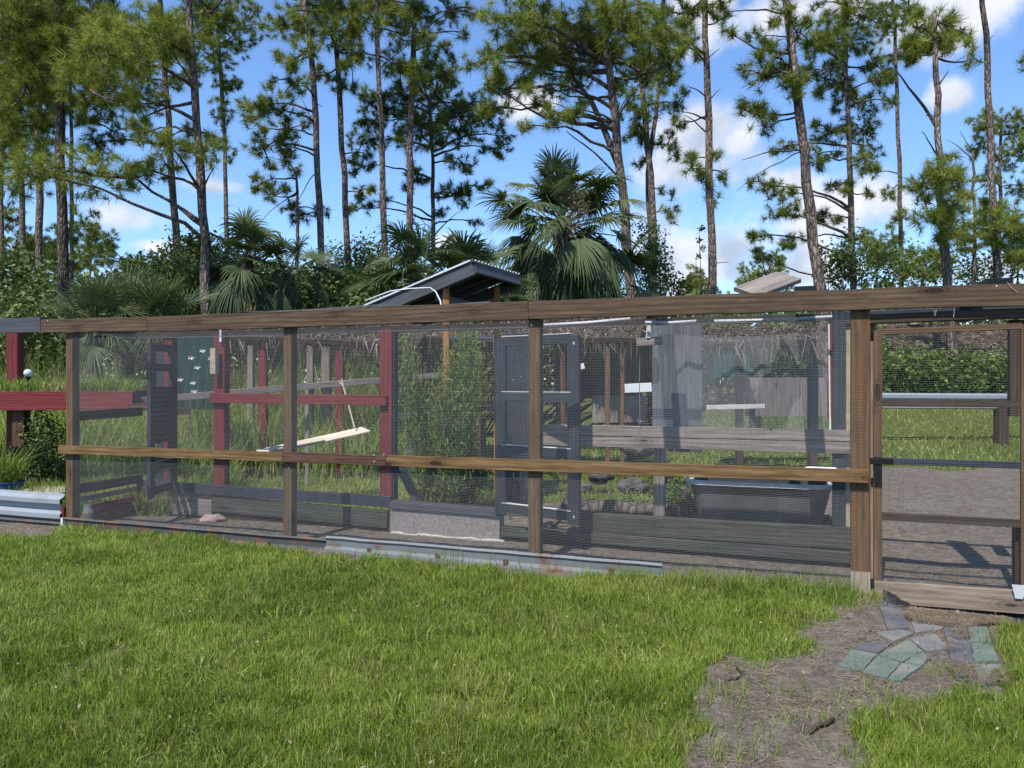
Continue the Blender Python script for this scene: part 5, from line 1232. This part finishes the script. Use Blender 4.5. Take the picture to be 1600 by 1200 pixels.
# distant woods closing the view
mb = MB(); n = 60000
xx = rng.uniform(-75, 75, n); yy = rng.uniform(52, 66, n)
top_ = 3.2 + 3.4*vnoise(xx+100, yy*.3, 6, 1) + 2.4*vnoise(xx+100, yy, 2.2, 2)
top_ = np.where(xx > 5, top_+1.0, top_+2.4)
P = np.stack([xx, yy, top_*rng.random(n)**.6], 1)
leaves(mb, P, rng.uniform(.35, .7, n), np.clip(rng.normal(.5, .2, n)+.2*(P[:, 2]/8-.5), 0, 1), .2, .7)
for k in range(70):
    x = random.uniform(-60, 60); y = random.uniform(53, 62); mb.tube([(x, y, 0), (x+random.uniform(-.3, .3), y, random.uniform(5, 8))], [.13, .06], 6, False, tint=0.0)
tag(mb.build('distant_woods', M['leafpale'], origin=(0, 58, 0)), 'pale green woods closing the view along the horizon', 'woods', kind='stuff')

# ------------------------------------------------------------------ grass
def scatter(x0, x1, y0, y1, n): return rng.uniform(x0, x1, n), rng.uniform(y0, y1, n)
# lawn
N0 = 560000
y = 2.75 + (8.6-2.75)*rng.random(N0)**1.15
x = rng.uniform(-1, 1, N0)*(y*.70+.1)
off = (x*.3445+(y-6.375)*.9388); s = x*.9388-(y-6.375)*.3445
ok = (off < -.03) & (s > -7.5)
gleft = (s < S(108)) & (off > -.25); ok &= ~gleft
b = bmask(x, y) + .5*(vnoise(x+3, y, .11, 1)-.5)*(bmask(x, y) > .02); ok &= rng.random(N0) > b*1.5; ok &= (rng.random(N0) < .45+1.0*vnoise(x, y, .085, 2))
x, y, off, s = x[ok], y[ok], off[ok], s[ok]; n = len(x)
pat = .5*vnoise(x, y, .5, 0)+.3*vnoise(x, y, .17, 1)+.2*vnoise(x, y, 1.4, 2)
h = (.04 + .055*rng.random(n))*(.7+.5*vnoise(x, y, .35, 3))*(.65+.75*vnoise(x, y, .1, 0))
near = np.clip(1+off/.30, 0, 1)*(s > S(560)); tall = near*(rng.random(n) < .25*vnoise(x, y, .2, 1)); h = h*(1+.55*near) + tall*rng.uniform(.0, .12, n)
clover = (vnoise(x+7, y, .8, 2) > .62) & (x > -.8); h = np.where(clover, h*.6, h)
t = np.clip(.16+.52*pat+.22*vnoise(x, y, .09, 3)+rng.normal(0, .2, n)+.06*(x < -1.5), .13, .99); t = np.where(rng.random(n) < .07+.10*(vnoise(x, y, .3, 3) > .62), rng.uniform(0, .08, n), t)
z = gz(x, y)
mb = MB(); blades(mb, np.stack([x, y, z-.004], 1), h, rng.uniform(.0026, .0052, n)*(1+.12*(y-3)), np.clip(rng.normal(.5, .4, n), 0, 1.5), az=vnoise(x, y, .4, 1)*5+rng.normal(0, 1.9, n), tint=t)
tag(mb.build('lawn_grass', M['grass'], origin=(0, 0, 0)), 'mown green lawn in front of the aviary', 'grass', kind='stuff')
# clover and small broad leaves in the lawn
n = 26000; y = 2.8+3.6*rng.random(n)**1.1; x = rng.uniform(-.9, .66, n)*y
ok = (vnoise(x+7, y, .8, 2) > .58) & (vnoise(x, y, .12, 3) > .35) & (rng.random(n) > bmask(x, y)) & ((x*.3445+(y-6.375)*.9388) < -.1); x, y = x[ok], y[ok]; n = len(x)
mb = MB(); leaves(mb, np.stack([x, y, gz(x, y)+rng.uniform(.02, .05, n)], 1), rng.uniform(.010, .02, n), rng.uniform(.4, 1, n), .2, .8)
tag(mb.build('clover', M['leafmid'], origin=(0, 0, 0)), 'patches of small leaved clover in the lawn', 'ground cover', kind='stuff')
# taller weeds along the edge of the bare soil and the mesh
mb = MB()
def clump(px, py, n, hmin, hmax, sp=.04, tl=(.4, .9), w=.006):
    c = G(px, py); P = np.stack([c.x+rng.normal(0, sp, n), c.y+rng.normal(0, sp, n), np.zeros(n)], 1); P[:, 2] = gz(P[:, 0], P[:, 1])
    blades(mb, P, rng.uniform(hmin*.7, hmax, n), w, rng.uniform(.1, 1.1, n), tint=rng.uniform(*tl, n))
for px in np.concatenate([rng.uniform(640, 1340, 70), rng.uniform(1040, 1345, 60), rng.uniform(110, 640, 22)]):
    pf = FP(px, -.14, 0); py = 600+FPX*CAMH/pf.y; clump(px, py+rng.uniform(-2, 14), int(rng.integers(5, 16)), .07, .22 if px > 600 else .13, .035, w=.0042)
for px, py, k in ((1370,948,14),(1330,955,16),(1290,950,14),(1245,1015,16),(1180,1040,10),(1220,1025,14),(1232,1085,9),(1190,1080,8),(1150,1095,8),(1475,1045,10),(1470,1055,12),(1520,1055,10),(1560,1000,20),(1590,1050,22),(1500,1090,16),(1450,1110,16),(1400,1105,12),(1375,1150,12),(1120,1180,8),(1340,1170,8),(1560,1110,16),(1600,1110,12)) + tuple((float(rng.uniform(1080, 1370)), float(rng.uniform(1040, 1200)), int(rng.integers(2, 9))) for _ in range(46)):
    clump(px, py, k*2, .04, .11, .05, w=.0042)
tag(mb.build('tall_grass', M['weed'], origin=(0, 0, 0)), 'longer grass tufts along the foot of the mesh and around the bare soil', 'grass', kind='stuff')
# gentle bank beyond the far rails
def sst(a, b, x): t = np.clip((x-a)/(b-a), 0, 1); return t*t*(3-2*t)
def bank(x, y): return np.where((x > 3.0), .95*sst(13.6, 19.8, y)*sst(3.2, 6.0, x)*(1-sst(40, 60, y)), 0)
mb2 = MB(); xs = np.linspace(3.0, 40, 75); ys = np.linspace(13.3, 62, 90); X, Y = np.meshgrid(xs, ys); Zb = bank(X, Y) + .012 + .04*(vnoise(X, Y, 1.1, 1)-.5)*sst(13.6, 15, Y)
Zb = np.where((Y < 13.8) | (X < 3.4), -.05, Zb); i = np.arange(89)[:, None]*75+np.arange(74)[None]
mb2.add(np.stack([X, Y, Zb], -1).reshape(-1, 3), np.stack([i, i+1, i+76, i+75], -1).reshape(-1, 4), None, 0.0)
tag(mb2.build('grass_bank', M['ground'], origin=(0, 0, 0), smooth=True), kind='structure')
# tall weeds and grass beyond the run
mb = MB(); n = 52000
y = 8.7+9*rng.random(n)**1.3; x = rng.uniform(-.95, -.12, n)*y
mow = (x > -.36*y) & (y < 12.0)
h = np.where(mow, rng.uniform(.05, .12, n), rng.uniform(.3, .9, n)*(.5+.9*vnoise(x, y, 1.2, 1))*(1+.7*(y > 12)))
h = np.where((y < 10.2) & (x < -.36*y), np.minimum(h, .35), h)
t = np.clip(.45+.6*vnoise(x, y, .8, 2)+rng.normal(0, .14, n), .15, 1); t = np.where(rng.random(n) < .05, 0.02, t)
blades(mb, np.stack([x, y, np.zeros(n)], 1), h, np.where(mow, .010, .018), rng.uniform(.1, 1.0, n), tint=t)
n2 = 11000; y2 = rng.uniform(15.5, 19.5, n2); x2 = rng.uniform(-.95, -.08, n2)*y2
blades(mb, np.stack([x2, y2, np.zeros(n2)], 1), rng.uniform(1.1, 2.5, n2), .022, rng.uniform(.1, .9, n2), tint=np.clip(rng.normal(.22, .22, n2), 0, .8))
# short grass in the right hand paddock
n = 60000; y = 8.9+22*rng.random(n)**1.7; x = rng.uniform(-.15, .85, n)*y
k_ = rng.random(n) > bmask(x, y)*1.1-.04; x, y = x[k_], y[k_]; n = len(x)
far_ = y > 13.5
blades(mb, np.stack([x, y, bank(x, y)], 1), rng.uniform(.05, .12, n)*(1+.3*far_), .012+.012*far_, rng.uniform(.2, 1.2, n), tint=np.clip(.5+.4*vnoise(x, y, .9, 2)+rng.normal(0, .12, n), .15, 1))
tag(mb.build('wild_grass', M['weed'], origin=(0, 0, 0)), 'tall weeds and rough grass beyond the aviary', 'grass', kind='stuff')

n = 900; y = 2.9+4.5*rng.random(n); x = rng.uniform(-.7, .66, n)*y; ok = (x*.3445+(y-6.375)*.9388) < -.1; x, y = x[ok], y[ok]
mb = MB(); leaves(mb, np.stack([x, y, gz(x, y)+rng.uniform(.03, .07, len(x))], 1), rng.uniform(.012, .03, len(x)), rng.random(len(x)), .3, .45)
tag(mb.build('fallen_leaves', M['straw'], origin=(0, 0, 0)), 'small dry leaves scattered over the lawn', 'leaves', kind='stuff')
mb = MB(); n = 9000; y = 2.9+3.6*rng.random(n); x = rng.uniform(-.7, .66, n)*y; ok = (vnoise(x+2, y+5, .3, 1) > .66) & (bmask(x, y) < .3) & ((x*.3445+(y-6.375)*.9388) < -.25); x, y = x[ok], y[ok]; n = len(x)
blades(mb, np.stack([x, y, gz(x, y)], 1), rng.uniform(.07, .14, n), rng.uniform(.006, .011, n), rng.uniform(.4, 1.4, n), tint=rng.uniform(.45, 1, n))
tag(mb.build('coarse_grass', M['weed'], origin=(0, 0, 0)), 'patches of coarser broad bladed grass in the lawn', 'grass', kind='stuff')
# straw, needles and crumbs on the bare soil
mb = MB(); n = 46000
y = 2.8+5.8*rng.random(n); x = rng.uniform(-.72, .72, n)*y
ok = (rng.random(n) < bmask(x, y)*(.25+.9*(vnoise(x, y, .3, 1) > .45))) ; x, y = x[ok], y[ok]; n = len(x)
def lying(x, y, z0, lmin, lmax, w, tint):
    n = len(x); a = rng.random(n)*6.283; l_ = rng.uniform(lmin, lmax, n)/2; dx, dy = np.cos(a)*l_, np.sin(a)*l_; px_, py_ = -np.sin(a)*w/2, np.cos(a)*w/2
    z = gz(x, y)+z0; t = rng.uniform(-.003, .01, n)
    v = np.stack([np.stack([x-dx-px_, y-dy-py_, z], 1), np.stack([x-dx+px_, y-dy+py_, z], 1), np.stack([x+dx+px_, y+dy+py_, z+t], 1), np.stack([x+dx-px_, y+dy-py_, z+t], 1)], 1).reshape(-1, 3)
    mb.add(v, np.arange(n)[:, None]*4+np.arange(4)[None], None, np.repeat(tint, 4))
lying(x, y, .006, .02, .09, .0022, rng.random(n))
# the pine straw under the gate and among the shingles
P0 = [G(1040+a/2.857, 850+b/2.857) for a, b in ((1050,300),(1130,290),(1500,330),(1480,362),(1250,372),(1110,352))]
pg = [tuple(p)[:2] for p in P0]; n = 16000; xx = rng.uniform(min(p[0] for p in pg), max(p[0] for p in pg), n); yy = rng.uniform(min(p[1] for p in pg), max(p[1] for p in pg), n)
ok = ipp(xx+.10*(vnoise(xx, yy, .07, 2)-.5), yy+.14*(vnoise(xx, yy, .09, 1)-.5), pg) & (rng.random(n) < .25+.9*vnoise(xx, yy, .1, 3)); lying(xx[ok], yy[ok], .016, .04, .12, .0022, rng.uniform(.0, .95, ok.sum()))
pg = [tuple(G(1040+a/2.857, 850+b/2.857))[:2] for a, b in ((1230,375),(1350,375),(1410,600),(1520,560),(1560,640),(1300,640))]; n = 2600
xx = rng.uniform(min(p[0] for p in pg), max(p[0] for p in pg), n); yy = rng.uniform(min(p[1] for p in pg), max(p[1] for p in pg), n)
ok = ipp(xx, yy, pg) & (vnoise(xx, yy, .09, 1) > .5); lying(xx[ok], yy[ok], .03, .03, .1, .0022, rng.uniform(.15, .7, ok.sum()))
tag(mb.build('straw_litter', M['straw'], origin=(0, 0, 0)), 'dry grass and pine straw littered over the bare soil', 'litter', kind='stuff')
mb = MB(); n = 5200; y = 3.0+9*rng.random(n); x = rng.uniform(-.72, .72, n)*y; ok = rng.random(n) < bmask(x, y); x, y = x[ok], y[ok]; n = len(x)
r_ = rng.uniform(.003, .012, n); c = np.stack([x, y, gz(x, y)+r_*.4], 1)
oc = np.array([(1,0,0),(-1,0,0),(0,1,0),(0,-1,0),(0,0,.7),(0,0,-.7)]); v = (c[:, None]+oc[None]*r_[:, None, None]*rng.uniform(.6, 1.3, (n, 6, 1))).reshape(-1, 3)
tr = np.array([(0,2,4),(2,1,4),(1,3,4),(3,0,4),(2,0,5),(1,2,5),(3,1,5),(0,3,5)]); mb.add(v, None, (np.arange(n)[:, None, None]*6+tr[None]).reshape(-1, 3))
tag(mb.build('soil_crumbs', M['rock'], origin=(0, 0, 0)), 'small clods and gravel on the bare soil', 'gravel', kind='stuff')
for k, (pts, r0, lb) in enumerate(((((1265,1149),(1278,1138),(1290,1134),(1303,1128)), .011, 'short thick dark stick lying on the bare soil in the foreground'), (((1133,1068),(1150,1066),(1162,1058),(1150,1047)), .006, 'thin curved twig on the soil left of the small weed'), (((1525,980),(1536,990),(1545,978),(1540,986)), .004, 'forked dry twig at the edge of the sandy patch by the gate'))):
    mb = MB(); P = [G(*p) for p in pts]; P = [Vector((p.x, p.y, float(gz(np.array(p.x), np.array(p.y)))+r0+.006*(i % 2))) for i, p in enumerate(P)]
    mb.tube(P, [r0*.8, r0, r0*1.1, r0*.7], 8); tag(mb.build('stick', M['twig'], smooth=True), lb, 'stick')
